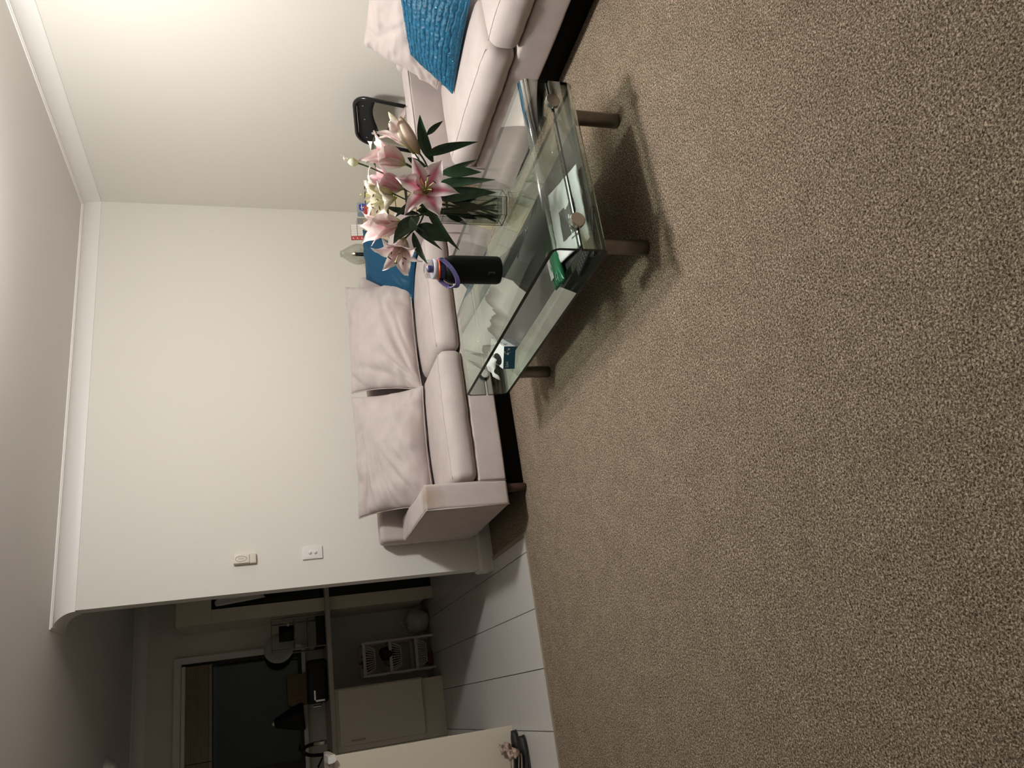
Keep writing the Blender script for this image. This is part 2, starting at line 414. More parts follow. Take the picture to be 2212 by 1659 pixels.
# baseboards
def bbprof(name, A, B, n):
    pr = [(0, 0), (0.016, 0), (0.016, 0.075), (0.006, 0.092), (0, 0.092)]
    V = [Vector((P[0] + n[0] * o_ + P[2] * o_, P[1] + n[1] * o_ + P[3] * o_, z)) for P in (A, B) for o_, z in pr]; k = 5
    return struct(name, V, [(i, (i + 1) % k, k + (i + 1) % k, k + i) for i in range(k)] + [tuple(range(k)), tuple(range(k, 2 * k))[::-1]], WALL)
bbprof('baseboard_back', (XE, 0, -1, 0), (0, 0, -1, 0), (0, -1))
bbprof('baseboard_end', (XE, 0, 0, -1), (XE, 0.125, 0, 1), (-1, 0))
bbprof('baseboard_right', (0, Y_F, 0, 1), (0, 0, 0, -1), (-1, 0))

# kitchen window
w = struct('window_1', *join(box((WX0, Y_K - 0.03, WZ1 - 0.0), (WX1 + 0.05, Y_K + 0.0, WZ1 + 0.055)), box((WX1 - 0.0, Y_K - 0.03, WZ0), (WX1 + 0.05, Y_K, WZ1 + 0.0))), TRIM)
FRM = mat('window_frame_dark', (0.012, 0.012, 0.012), 0.5)
struct('window_frame', *join(box((WX0, Y_K + 0.02, WZ0), (WX1, Y_K + 0.06, WZ0 + 0.03)), box((WX1 - 0.03, Y_K + 0.02, WZ0), (WX1, Y_K + 0.06, WZ1)),
       box((WX0, Y_K + 0.02, WZ1 - 0.03), (WX1, Y_K + 0.06, WZ1)), box((-3.67, Y_K + 0.01, WZ0), (-3.60, Y_K + 0.06, WZ1))), FRM, w)
struct('pane', *box((-3.60, Y_K + 0.035, WZ0 + 0.03), (WX1 - 0.03, Y_K + 0.041, WZ1 - 0.03)), PANEGLASS, w)
struct('pane', *box((WX0, Y_K + 0.035, WZ0 + 0.03), (-3.67, Y_K + 0.041, WZ1 - 0.03)), PANEGLASS, w)
struct('window_sill', *box((WX0, Y_K - 0.10, WZ0 - 0.03), (WX1 + 0.03, Y_K + 0.02, WZ0)), TRIM, w)
FENCE = mat('outside_fence', (0.10, 0.105, 0.10), 0.9)
struct('wall_outside', *box((-7, Y_K + 2.2, 0), (0, Y_K + 2.3, 1.9)), FENCE)

# ================================================================== SOFAS
def leg_vf(x, y, z1): return lathe([(0.019, 0), (0.021, 0.01), (0.026, z1)], (x, y, 0), seg=14)
def build_sofa(name, label, origin, rot, L, D, zb, nC=2, BZ=0.70, group='pale pink suede sofas'):
    M = Matrix.Translation(origin) @ Matrix.Rotation(rot, 4, 'Z')
    t = Thing(name, label, 'sofa', origin, group)
    h = L / 2; AW = 0.138; AZ = 0.568; BT = 0.13
    def P(n_, vf, m=SUEDE, parent=None, **k): return t.part(n_, xf(vf, M), m, parent, smooth=True, **k)
    def fuzz(amp, sc, s0):
        return lambda p, n_: p + n_ * amp * noise.noise(Vector((p.x * sc + s0, p.y * sc, p.z * sc)))
    # base
    cz = (zb + 0.27) / 2
    P('base', rbox((0, -D / 2 - 0.005, cz), (h - AW, D / 2 - 0.007, (0.27 - zb) / 2), 0.012, (20, 6, 4), fn=fuzz(0.003, 7, 1)))
    # back
    P('backrest', rbox((0, -BT / 2, (zb + BZ) / 2), (h - 0.004, BT / 2, (BZ - zb) / 2), 0.03, (20, 3, 8), fn=fuzz(0.004, 6, 3)))
    for s in (-1, 1):
        a = P('armrest', rbox((s * (h - AW / 2), -(D + BT) / 2 + 0.01, (zb + AZ) / 2), (AW / 2, (D - BT) / 2 + 0.01, (AZ - zb) / 2), 0.018, (4, 14, 8), fn=fuzz(0.0035, 8, 5 + s)))
        P('piping', tube([(s * (h - 0.004), -BT, AZ - 0.008), (s * (h - 0.004), -D + 0.01, AZ - 0.008), (s * (h - 0.004), -D + 0.003, zb + 0.004)], 0.0035, 6), parent=a)
        P('piping', tube([(s * (h - AW + 0.004), -BT, AZ - 0.005), (s * (h - AW + 0.004), -D + 0.012, AZ - 0.005), (s * (h - AW + 0.004), -D + 0.002, zb + 0.004)], 0.003, 6), parent=a)
    CW = (L - 2 * AW) / nC
    for k in range(nC):
        cx = -h + AW + CW * (k + 0.5); hx = CW / 2 - 0.003; y0, y1 = -D - 0.012, -BT - 0.005; hy = (y1 - y0) / 2
        def fn(p, n_, hx=hx, hy=hy, k=k):
            q = p.copy(); a = 1 - abs(p.x / hx) ** 2.5; b = 1 - abs(p.y / hy) ** 2.5
            up = max(0, n_.z) if n_.length else 0
            if p.z > 0: q.z += 0.022 * max(0, a) ** 0.6 * max(0, b) ** 0.6
            q.z += 0.004 * noise.noise(Vector((p.x * 4 + k * 9, p.y * 4, 1.3)))
            if p.y < -hy + 0.09:    # bulging front border with soft creases
                f = max(0, a) ** 0.5
                q.y -= 0.014 * f * (1 - abs(p.z) / 0.07)
                q.y += 0.0055 * noise.noise(Vector((p.x * 24 + k * 5, p.z * 9, 4))) * f + 0.004 * noise.noise(Vector((p.x * 9 + k * 5, p.z * 20, 8))) * f
                q.z += 0.003 * noise.noise(Vector((p.x * 16 + k * 5, p.y * 20, 7)))
            return q
        c = P('seat_cushion', rbox((cx, (y0 + y1) / 2, 0.338), (hx, hy, 0.066), 0.045, (26, 20, 3), 4, fn=fn))
        P('seam', tube([fn(Vector((q * (hx - 0.02), -hy + 0.034, 0.0655)), Vector((0, 0, 1))) + Vector((cx, (y0 + y1) / 2, 0.338)) for q in [i / 20 - 1 for i in range(41)]], 0.0017, 6), parent=c)
    P('under_sofa_shade', box((-h + AW, -D + 0.082, 0.001), (h - AW, -0.06, zb + 0.001)), UNDERSHADE)  # black block added to stand in for the deep shade under the sofa
    for sx in (-1, 1):
        for y in (-0.08, -D + 0.06): P('leg', leg_vf(sx * (h - 0.105), y, zb + 0.004), LEGWOOD)
    return t, M
sofaA, MA = build_sofa('sofa', 'pale pink suede two-seat sofa along the cream wall beside the tiled kitchen floor', (-1.515, -0.022, 0), 0, 1.81, 0.865, 0.118)
sofaB, MB = build_sofa('sofa', 'pale pink suede two-seat sofa on the right wall holding the ruched teal cushion', (-0.004, -2.372, 0), -math.pi / 2, 1.81, 0.842, 0.130, BZ=0.60)
# brown grubby mark where hands rest on the free arm
SUEDE_S = SUEDE.copy(); SUEDE_S.name = 'sofa_suede_stained'; nt = SUEDE_S.node_tree; bs = nt.nodes['Principled BSDF']
src = bs.inputs['Base Color'].links[0].from_socket; tc = nt.nodes.new('ShaderNodeTexCoord')
vd = nt.nodes.new('ShaderNodeVectorMath'); vd.operation = 'DISTANCE'; vd.inputs[1].default_value = (-0.838, -0.872, 0.560); nt.links.new(tc.outputs['Object'], vd.inputs[0])
ns = nt.nodes.new('ShaderNodeTexNoise'); ns.inputs['Scale'].default_value = 26; nt.links.new(tc.outputs['Object'], ns.inputs['Vector'])
ad = nt.nodes.new('ShaderNodeMath'); ad.operation = 'MULTIPLY_ADD'; ad.inputs[1].default_value = 0.05; nt.links.new(ns.outputs['Fac'], ad.inputs[0]); nt.links.new(vd.outputs['Value'], ad.inputs[2])
rp = nt.nodes.new('ShaderNodeValToRGB'); rp.color_ramp.elements[0].position = 0.045; rp.color_ramp.elements[1].position = 0.135
rp.color_ramp.elements[0].color = (0.66, 0.60, 0.52, 1); rp.color_ramp.elements[1].color = (1, 1, 1, 1); nt.links.new(ad.outputs[0], rp.inputs['Fac'])
mu = nt.nodes.new('ShaderNodeMixRGB'); mu.blend_type = 'MULTIPLY'; mu.inputs[0].default_value = 1; nt.links.new(src, mu.inputs[1]); nt.links.new(rp.outputs['Color'], mu.inputs[2]); nt.links.new(mu.outputs[0], bs.inputs['Base Color'])
for ch in sofaA.o.children:
    if ch.name.startswith('armrest') and ch.data.vertices[0].co.x < 0: ch.data.materials[0] = SUEDE_S

# loose back cushions
def soft(name, label, cat, group, m, T, C, n=44, piping=True, **k):
    VF = pillow(*C, T, n=n, **k); c = sum((Vector(v) for v in C), Vector()) / 4; base = Vector((c.x, c.y, min(v.z for v in VF[0])))
    t = Thing(name, label, cat, base, group)
    a = t.part('cover', VF, m, smooth=True)
    if piping: t.part('seam', tube(pillow_edge(VF, n), 0.0032, 6, closed=True), m, a, smooth=True)
    return t
PI = math.pi
BC = 'loose pink back cushions'
soft('back_cushion', 'pink loose back cushion at the wall-end arm of the long-wall sofa', 'cushion', BC, SUEDE, 0.23,
     [(-2.31, -0.50, 0.435), (-1.585, -0.52, 0.435), (-1.515, -0.205, 0.815), (-2.275, -0.205, 0.825)], seed=1, sag=0.45, wr=0.017,
     creases=[(-0.62, 0.1, 0.5, 0.018, 0.04), (-0.6, -0.1, 0.6, 0.016, 0.04), (-0.3, 0.62, 0.0, 0.012, 0.05), (-0.65, 0.6, -0.3, 0.015, 0.04), (-0.1, -0.2, 0.75, 0.013, 0.05), (-0.5, 0.35, 0.2, 0.0170, 0.045), (-0.35, 0.15, 0.35, 0.0204, 0.045), (-0.45, 0.55, 0.1, 0.0136, 0.036), (-0.5, -0.35, 0.8, 0.0221, 0.045), (-0.25, -0.45, 0.7, 0.0170, 0.045), (0.1, -0.55, 0.5, 0.0136, 0.045)])
soft('back_cushion', 'pink loose back cushion leaning beside the smooth teal satin cushion', 'cushion', BC, SUEDE, 0.23,
     [(-1.60, -0.50, 0.435), (-0.86, -0.50, 0.435), (-0.735, -0.20, 0.805), (-1.49, -0.205, 0.815)], seed=4, sag=0.45, wr=0.017,
     creases=[(-0.75, -0.1, 1.3, 0.014, 0.05), (-0.4, -0.75, 0.4, 0.017, 0.04), (0.0, -0.8, 0.3, 0.014, 0.04), (0.6, 0.75, -0.5, 0.014, 0.04), (-0.55, -0.3, 1.1, 0.014, 0.045), (-0.7, 0.2, 1.4, 0.0170, 0.054), (-0.6, -0.5, 0.9, 0.0204, 0.045), (-0.2, -0.6, 0.5, 0.0204, 0.045), (0.2, -0.5, 0.4, 0.0170, 0.054), (0.5, 0.3, -0.7, 0.0136, 0.054), (-0.85, 0.7, 1.0, 0.0170, 0.036)])
soft('back_cushion', 'pink loose back cushion behind the ruched teal cushion', 'cushion', BC, SUEDE, 0.17,
     [(-0.40, -1.665, 0.435), (-0.40, -2.36, 0.435), (-0.215, -2.38, 0.83), (-0.215, -1.725, 0.805)], seed=8, sag=0.35, wr=0.014,
     creases=[(-0.5, -0.4, 0.7, 0.0204, 0.045), (-0.2, 0.2, -0.8, 0.0170, 0.045)])
soft('back_cushion', 'pink loose back cushion at the end of the right-wall sofa nearest the camera', 'cushion', BC, SUEDE, 0.22,
     [(-0.40, -2.41, 0.435), (-0.40, -3.08, 0.435), (-0.215, -3.06, 0.83), (-0.215, -2.42, 0.83)], seed=11, sag=0.4, wr=0.015)

# teal satin cushion: smooth back towards us, ruched face turned away
nP = 40
VF = pillow((-1.00, -0.47, 0.425), (-0.78, -0.70, 0.425), (-0.40, -0.37, 0.685), (-0.715, -0.275, 0.675), 0.13, n=nP, seed=14, wr=0.008, pinch=0.04,
            creases=[(0.1, -0.5, 0.9, 0.006, 0.05), (-0.2, -0.6, 0.7, 0.005, 0.05)])
t = Thing('throw_cushion', 'smooth teal satin cushion standing in the corner of the long-wall sofa', 'cushion', (-0.75, -0.47, 0.42), 'teal throw cushions')
half = nP * nP
used = sorted(set(i for q in VF[1][:half] for i in q)); mp = {i: k for k, i in enumerate(used)}
f_front = ([VF[0][i] for i in used], [tuple(mp[i] for i in q) for q in VF[1][:half]])
used = sorted(set(i for q in VF[1][half:] for i in q)); mp = {i: k for k, i in enumerate(used)}
f_back = ([VF[0][i] for i in used], [tuple(mp[i] for i in q) for q in VF[1][half:]])
t.part('satin_back', f_front, SATIN, smooth=True); t.part('ruched_face', f_back, SEQUIN, smooth=True, label='ruched teal face of the cushion')
t.part('seam', tube(pillow_edge(VF, nP), 0.003, 6, closed=True), SATIN, smooth=True)
# ruched cushion on the right sofa
nP = 120
C4 = [(-0.650, -1.905, 0.436), (-0.555, -2.36, 0.440), (-0.385, -2.30, 0.735), (-0.425, -1.900, 0.612)]
VF = pillow(*C4, 0.12, n=nP, seed=21, wr=0.004, pinch=0.03, ruche=6.5)
t = Thing('throw_cushion', 'ruched bright teal cushion with sequins leaning on the right-wall sofa', 'cushion', (-0.45, -2.05, 0.42), 'teal throw cushions')
a = t.part('ruched_face', VF, SEQUIN, smooth=True)
t.part('seam', tube(pillow_edge(VF, nP), 0.004, 6, closed=True), SEQUIN, a, smooth=True)
sq = []
for k in range(130):
    i = random.randint(4, nP - 5); j = random.randint(3, nP - 4); p = VF[0][i * (nP + 1) + j]; p2 = VF[0][(i + 1) * (nP + 1) + j]; p3 = VF[0][i * (nP + 1) + j + 1]
    nn = (p2 - p).cross(p3 - p).normalized() + Vector((random.uniform(-.3, .3), random.uniform(-.3, .3), random.uniform(-.3, .3)))
    sq.append(lathe([(0.0028, 0), (0.0022, 0.0008)], p + nn * 0.001, nn, 6))
s_ = t.part('sequins', join(*sq), SPARK, a, label='scattered shiny sequins', kind='stuff')

# ================================================================== COFFEE TABLE
TX0, TX1, TY0, TY1, TZ0, TZ1, GT = -1.99, -1.265, -2.645, -1.355, 0.200, 0.412, 0.0135
def ushape(top):
    """bent glass sheet: a flat panel whose two short ends curl round to the joint"""
    R = 0.032; prof = []  # (y, z) outer, then inner
    zt, zj = (TZ1, 0.3125) if top else (TZ0, 0.3005)
    sg = 1 if top else -1
    def line(off):
        r = R - off; P = [(TY0 + off, zj)]
        for i in range(9):
            a = math.pi / 2 * i / 8; P.append((TY0 + R - r * math.cos(a), zt - sg * R + sg * r * math.sin(a)))
        for i in range(9):
            a = math.pi / 2 * (1 - i / 8); P.append((TY1 - R + r * math.cos(a), zt - sg * R + sg * r * math.sin(a)))
        P.append((TY1 - off, zj)); return P
    A, B = line(0), line(GT); n = len(A); V, F, mi = [], [], []
    for x in (TX0, TX1):
        for L_ in (A, B):
            for y, z in L_: V.append(Vector((x, y, z)))
    for i in range(n - 1):
        F += [(i, i + 1, 2 * n + i + 1, 2 * n + i), (n + i, 3 * n + i, 3 * n + i + 1, n + i + 1)]; mi += [0, 0]
        F += [(i, n + i, n + i + 1, i + 1), (2 * n + i, 2 * n + i + 1, 3 * n + i + 1, 3 * n + i)]; mi += [1, 1]
    for e in (0, n - 1): F.append((e, 2 * n + e, 3 * n + e, n + e)); mi.append(1)
    return V, F, mi
t = Thing('coffee_table', 'low bent-glass coffee table with steel tube legs on the brown carpet', 'table', ((TX0 + TX1) / 2, (TY0 + TY1) / 2, 0))
for nm, top in (('glass_top', True), ('glass_shelf', False)):
    V, F, mi = ushape(top); ob = t.part(nm, (V, F), [TABLEGLASS, GLASSEDGE], mi=mi)
    for pgn, k in zip(ob.data.polygons, mi): pgn.use_smooth = (k == 0)
for y, s in ((TY0, -1), (TY1, 1)):
    for x in (-1.372, -1.884):
        d = t.part('clamp_disc', join(lathe([(0.0, 0.0), (0.026, 0.0), (0.0275, 0.002), (0.0275, 0.016), (0.025, 0.019), (0, 0.0195)], (x, y + s * 0.001, 0.3065), (0, s, 0), 28, False),
                    lathe([(0.0, 0.0), (0.020, 0.0), (0.021, 0.010), (0, 0.011)], (x, y - s * 0.012, 0.3065), (0, -s, 0), 24, False)), CHROME, smooth=True)
        m_ = d.modifiers.new('e', 'EDGE_SPLIT'); m_.split_angle = 0.36
for x, y in ((-1.345, -2.555), (-1.912, -2.545), (-1.905, -1.43), (-1.345, -1.43)):
    l = t.part('leg', lathe([(0.0, 0.0), (0.026, 0.0), (0.028, 0.003), (0.0285, 0.188), (0.0, 0.188)], (x, y, 0), seg=24, cap=False), STEEL, smooth=True)
    m_ = l.modifiers.new('e', 'EDGE_SPLIT'); m_.split_angle = 0.36
    t.part('pad', lathe([(0.0, 0.188), (0.031, 0.188), (0.031, 0.1985), (0.0, 0.1985)], (x, y, 0), seg=20, cap=False), CHROME, l)
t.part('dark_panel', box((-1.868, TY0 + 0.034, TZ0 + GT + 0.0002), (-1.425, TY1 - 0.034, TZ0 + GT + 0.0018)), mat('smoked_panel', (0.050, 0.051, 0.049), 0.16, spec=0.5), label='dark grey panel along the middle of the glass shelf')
ZS, ZT = TZ0 + GT + 0.0018, TZ1     # shelf top, table top

# ================================================================== VASE
VC = Vector((-1.560, -2.262, ZT + 0.0005)); n0 = math.atan2(-0.88, -0.47)
def hexr(r, z, rot=0): return [VC + Vector((r * math.cos(n0 + PI / 6 + k * PI / 3), r * math.sin(n0 + PI / 6 + k * PI / 3), z)) for k in range(6)]
t = Thing('vase', 'clear hexagonal glass vase of water holding lilies on the glass table', 'vase', VC)
R_, H_ = 0.070, 0.252
rings = [hexr(R_ - 0.006, 0), hexr(R_, 0.006), hexr(R_, H_), hexr(R_ - 0.006, H_), hexr(R_ - 0.007, 0.022)]
V = [p for r in rings for p in r]; F = []
for a in range(4):
    for k in range(6): F.append((a * 6 + k, a * 6 + (k + 1) % 6, (a + 1) * 6 + (k + 1) % 6, (a + 1) * 6 + k))
F += [tuple(range(6))[::-1], tuple(range(24, 30))]
body = t.part('body', (V, F), [VASEGLASS, GLASSEDGE], mi=[0] * 12 + [0] * 6 + [0] * 8)
EDGEG = mat('vase_edge_grey', (0.06, 0.063, 0.06), 0.12, spec=0.8)
for k in range(6): t.part('edge', tube([hexr(R_ - 0.0006, 0.006)[k], hexr(R_ - 0.0006, H_)[k]], 0.0011, 5), EDGEG, body)
for z, rr in ((0.004, 0.0019), (H_, 0.0010), (0.022, 0.0009)): t.part('rim', tube(hexr(R_ - (0.001 if z != 0.022 else 0.008), z), rr, 5, closed=True), EDGEG, body)
t.part('water', join(([p for p in hexr(R_ - 0.0075, 0.024)] + [p for p in hexr(R_ - 0.0075, 0.128)], [tuple(range(6))[::-1], tuple(range(6, 12))] + [(k, (k + 1) % 6, 6 + (k + 1) % 6, 6 + k) for k in range(6)])), WATER)

# ================================================================== LILIES
def petal(L, W, th0, th1, phi, base, axis, pal, seed, n=18, m=8, roll=0.0, ex=1.7):
    """one petal: curves out from the flower axis; colours: green-yellow base, pink midrib, pale edge"""
    x, y, d = frame(axis); e = x * math.cos(phi) + y * math.sin(phi); side = d.cross(e); V, F, C = [], [], []
    r, z = 0.004, 0.0; pts = []; tan = []
    for i in range(n + 1):
        s = i / n; th = th0 + (th1 - th0) * s ** ex
        pts.append((r, z)); tan.append(th); r += math.sin(th) * L / n; z += math.cos(th) * L / n
    for i in range(n + 1):
        s = i / n; w = W * (0.16 + 0.84 * math.sin(PI * min(1, s * 0.98) ** 0.85) ** 0.9) * (1 if s < 0.6 else max(0.02, 1 - ((s - 0.6) / 0.4) ** 2.2)) / 2
        th = tan[i]; nr = math.cos(th); nz = -math.sin(th)      # outward normal in (r, z)
        for j in range(m + 1):
            q = 2 * j / m - 1
            cup = -0.34 * w * q * q * (1 - 0.6 * s) + 0.012 * math.exp(-(q / 0.16) ** 2) * 0.18
            ruf = 0.011 * (abs(q) ** 2) * noise.noise(Vector((s * 6 + seed, q * 1.5, seed * 2.1))) * sstep(0.2, 0.6, s)
            o_ = cup + ruf
            p = Vector(base) + e * (pts[i][0] + nr * o_) + d * (pts[i][1] + nz * o_) + side * (w * q + roll * s * s * L)
            V.append(p)
            edge, mid, root = pal
            k = math.exp(-(q / 0.34) ** 2) * (1 - sstep(0.62, 1.0, s)) * (0.35 + 0.65 * sstep(0.05, 0.25, s)) + 0.30 * (1 - sstep(0.3, 0.75, s)) * (1 - abs(q) * 0.6)
            k = min(1, k); g_ = 1 - sstep(0.04, 0.24, s)
            sp = 1.0
            c = [edge[a] * (1 - k) + mid[a] * k for a in range(3)]; c = [c[a] * (1 - g_) + root[a] * g_ for a in range(3)]
            C.append(c)
    for i in range(n):
        for j in range(m): a = i * (m + 1) + j; F.append((a, a + 1, a + m + 2, a + m + 1))
    return (V, F), C
PINK = ((0.88, 0.76, 0.76), (0.66, 0.14, 0.24), (0.62, 0.66, 0.25))
SOFTP = ((0.88, 0.77, 0.73), (0.70, 0.36, 0.40), (0.62, 0.64, 0.30))
MIDP = ((0.84, 0.64, 0.66), (0.64, 0.26, 0.36), (0.62, 0.62, 0.36))
WHT = ((0.90, 0.87, 0.78), (0.84, 0.80, 0.62), (0.55, 0.60, 0.16))
def flower(t, base, axis, L, W, th0, th1, pal, ph0=0.0, seed=0, stam=True, only=range(6), jit=0.12, ex=1.7):
    base = Vector(base); axis = Vector(axis).normalized(); x, y, d = frame(axis)
    # the calyx tube is the flower part; petals, stamens and pistil are its pieces
    root = [c for c in pal[2]]
    vf = lathe([(0.0035, -0.006), (0.0065, 0.0), (0.0075, 0.010), (0.0055, 0.016)], base, axis, 10)
    fo = t.part('flower', vf, PETAL, smooth=True, cols=[root] * len(vf[0]))
    rnd = random.Random(seed)
    for k in only:
        inner = k % 2
        vf, C = petal(L * rnd.uniform(0.92, 1.06), W * (1.12 if inner else 0.82), th0 + rnd.uniform(-.05, .05), th1 + rnd.uniform(-jit, jit) * 2 - (0.1 if inner else 0),
                      ph0 + k * PI / 3 + rnd.uniform(-jit, jit), base + axis * (0.001 * inner), axis, pal, seed + k * 1.7, roll=rnd.uniform(-.10, .10), ex=ex)
        t.part('petal', vf, PETAL, fo, smooth=True, cols=C)
    if stam:
        for k in range(6):
            a = ph0 + 0.4 + k * PI / 3; e = x * math.cos(a) + y * math.sin(a)
            P_ = smooth_path([base + axis * 0.01, base + axis * L * 0.4 + e * 0.012, base + axis * L * 0.66 + e * 0.030], 5)
            so = t.part('stamen', tube(P_, 0.0011, 5), FILAM, fo, smooth=True)
            tip = P_[-1]; tv = (e.cross(axis) * 0.6 + e * 0.5).normalized() * 0.0085
            t.part('anther', tube([tip - tv, tip - tv * 0.4, tip + tv * 0.4, tip + tv], [0.001, 0.0022, 0.0022, 0.001], 6), ANTHER, fo, smooth=True)
        t.part('pistil', tube([base, base + axis * L * 0.5, base + axis * L * 0.74, base + axis * L * 0.78], [0.0022, 0.0016, 0.0022, 0.004], 7), FILAM, fo, smooth=True)
    return fo
def bud(t, base, axis, L, W, pal, seed=0):
    base = Vector(base); axis = Vector(axis).normalized()
    V, F = lathe([(W * 0.16, 0), (W * 0.34, L * 0.1), (W * 0.47, L * 0.3), (W * 0.5, L * 0.5), (W * 0.42, L * 0.72), (W * 0.26, L * 0.9), (W * 0.05, L)], base, axis, 18)
    x, y, d = frame(axis); C = []; V2 = []
    for p in V:
        q = p - base; a = math.atan2(q.dot(y), q.dot(x)); s = q.dot(axis) / L
        rib = math.cos(a * 3 + 0.5); V2.append(p + (q - axis * q.dot(axis)) * 0.13 * rib)
        k = max(0, rib) ** 3; g_ = 1 - sstep(0.0, 0.35, s)
        c = [pal[0][i] * (1 - k * 0.6) + pal[1][i] * k * 0.6 for i in range(3)]; C.append([c[i] * (1 - g_) + pal[2][i] * g_ for i in range(3)])
    return t.part('bud', (V2, F), PETAL, smooth=True, cols=C)
def leaf(t, A, B, W, m=None, seed=0, arch=0.12, n=12, k=4):
    A, B = Vector(A), Vector(B); d = B - A; L = d.length; rnd = random.Random(seed)
    view = Vector((-0.59, -0.81, 0.55)) + Vector((rnd.uniform(-.35, .35), rnd.uniform(-.35, .35), rnd.uniform(-.3, .3)))
    side = d.cross(view).normalized(); nr = side.cross(d).normalized(); V, F = [], []
    ctr = A.lerp(B, 0.45) + Vector((0, 0, 1)) * L * arch + side * L * rnd.uniform(-.08, .08)
    for i in range(n + 1):
        s = i / n; p = A * (1 - s) ** 2 + ctr * 2 * s * (1 - s) + B * s * s
        w = W / 2 * max(0.03, (math.sin(PI * s ** 0.8) ** 0.85)) if s > 0.02 else W * 0.08
        tw = rnd.uniform(-.02, .02) + 0.35 * math.sin(s * 2.2 + seed)
        sd = side * math.cos(tw) + nr * math.sin(tw)
        for j in range(k + 1):
            q = 2 * j / k - 1; V.append(p + sd * w * q + nr * (abs(q) * w * 0.30 + 0.0025 * noise.noise(Vector((s * 5, q * 2, seed)))))
    for i in range(n):
        for j in range(k): a = i * (k + 1) + j; F.append((a, a + 1, a + k + 2, a + k + 1))
    return t.part('leaf', (V, F), m or LEAF, smooth=True)
STEMS = {
    'S1': [(-1.582, -2.267, 0.438), (-1.566, -2.286, 0.582), (-1.555, -2.306, 0.675), (-1.557, -2.340, 0.731)],
    'S2': [(-1.545, -2.258, 0.438), (-1.562, -2.264, 0.576), (-1.511, -2.289, 0.685), (-1.455, -2.317, 0.747), (-1.433, -2.334, 0.798)],
    'S3': [(-1.575, -2.225, 0.438), (-1.563, -2.238, 0.552), (-1.562, -2.239, 0.644), (-1.573, -2.219, 0.724)],
    'S3b': [(-1.541, -2.243, 0.679), (-1.504, -2.245, 0.748), (-1.483, -2.248, 0.804)],
    'S3c': [(-1.568, -2.235, 0.690), (-1.555, -2.269, 0.784), (-1.532, -2.286, 0.854)],
    'S3d': [(-1.490, -2.255, 0.749), (-1.453, -2.282, 0.856), (-1.432, -2.298, 0.926), (-1.420, -2.306, 0.974)],
    'S4': [(-1.590, -2.240, 0.438), (-1.589, -2.244, 0.557), (-1.592, -2.255, 0.669), (-1.602, -2.259, 0.732), (-1.623, -2.256, 0.780), (-1.636, -2.247, 0.818)],
    'S4b': [(-1.602, -2.259, 0.732), (-1.652, -2.260, 0.757), (-1.686, -2.248, 0.793), (-1.705, -2.234, 0.815)],
    'S2b': [(-1.471, -2.306, 0.711), (-1.399, -2.321, 0.742), (-1.358, -2.339, 0.774)],
    'S2c': [(-1.497, -2.299, 0.685), (-1.437, -2.356, 0.728), (-1.411, -2.375, 0.752)],
}
STEMS.update({'S1w': [(-1.530, -2.285, 0.438), (-1.575, -2.262, 0.560), (-1.590, -2.255, 0.700)], 'S2w': [(-1.602, -2.262, 0.438), (-1.560, -2.280, 0.560), (-1.497, -2.299, 0.685)],
    'S3w': [(-1.540, -2.232, 0.438), (-1.560, -2.262, 0.545), (-1.568, -2.235, 0.690)], 'S4w': [(-1.520, -2.262, 0.438), (-1.570, -2.250, 0.580), (-1.602, -2.259, 0.732)], 'S3v': [(-1.598, -2.225, 0.438), (-1.560, -2.250, 0.575), (-1.541, -2.243, 0.679)]})
LG = 'pink and white lilies in the vase'
def stem(t, k, r=0.0034): return t.part('stem', tube(smooth_path(STEMS[k], 6), r, 8), STEMG, smooth=True)
# stem carrying the wide open flower at the front
t1 = Thing('lily_stem', 'lily stem whose wide-open deep pink bloom faces the room', 'flower', STEMS['S1'][0], LG)
stem(t1, 'S1', 0.0048); stem(t1, 'S1w', 0.0046)
for A, B, W in [((-1.566, -2.286, 0.60), (-1.585, -2.292, 0.49), 0.030), ((-1.56, -2.28, 0.62), (-1.535, -2.300, 0.515), 0.028)]: leaf(t1, A, B, W, seed=5, arch=0.0)
flower(t1, (-1.560, -2.338, 0.737), (-0.33, -0.90, 0.16), 0.150, 0.066, 0.55, 2.0, PINK, ph0=0.35, seed=3, ex=1.5)
for A, B, W in [((-1.525, -2.341, 0.687), (-1.538, -2.405, 0.478), 0.040), ((-1.565, -2.311, 0.686), (-1.576, -2.378, 0.474), 0.056), ((-1.489, -2.367, 0.671), (-1.513, -2.412, 0.532), 0.042),
                ((-1.573, -2.306, 0.727), (-1.764, -2.265, 0.614), 0.032), ((-1.552, -2.259, 0.665), (-1.579, -2.289, 0.763), 0.045)]:
    leaf(t1, A, B, W, seed=hash(A) % 97, arch=0.1)
# stem on the window side
t2 = Thing('lily_stem', 'lily stem with tall soft-pink blooms and long buds on the black chair side', 'flower', STEMS['S2'][0], LG)
for k in ('S2', 'S2b', 'S2c', 'S2w'): stem(t2, k, 0.0046 if k in ('S2', 'S2w') else 0.0034)
flower(t2, (-1.435, -2.332, 0.800), (0.20, -0.34, 0.90), 0.172, 0.078, 0.27, 1.15, SOFTP, ph0=0.1, seed=11, stam=False, ex=3.0)
flower(t2, (-1.355, -2.341, 0.774), (0.62, -0.38, 0.66), 0.150, 0.062, 0.30, 1.35, ((0.88, 0.80, 0.76), (0.78, 0.55, 0.55), (0.60, 0.68, 0.18)), ph0=0.8, seed=17)
bud(t2, (-1.414, -2.373, 0.752), (0.752, -0.40, 0.48), 0.150, 0.040, ((0.76, 0.60, 0.50), (0.60, 0.50, 0.26), (0.42, 0.38, 0.12)))
bud(t2, (-1.400, -2.355, 0.765), (0.80, -0.36, 0.56), 0.175, 0.032, ((0.82, 0.78, 0.66), (0.62, 0.58, 0.30), (0.45, 0.45, 0.14)))
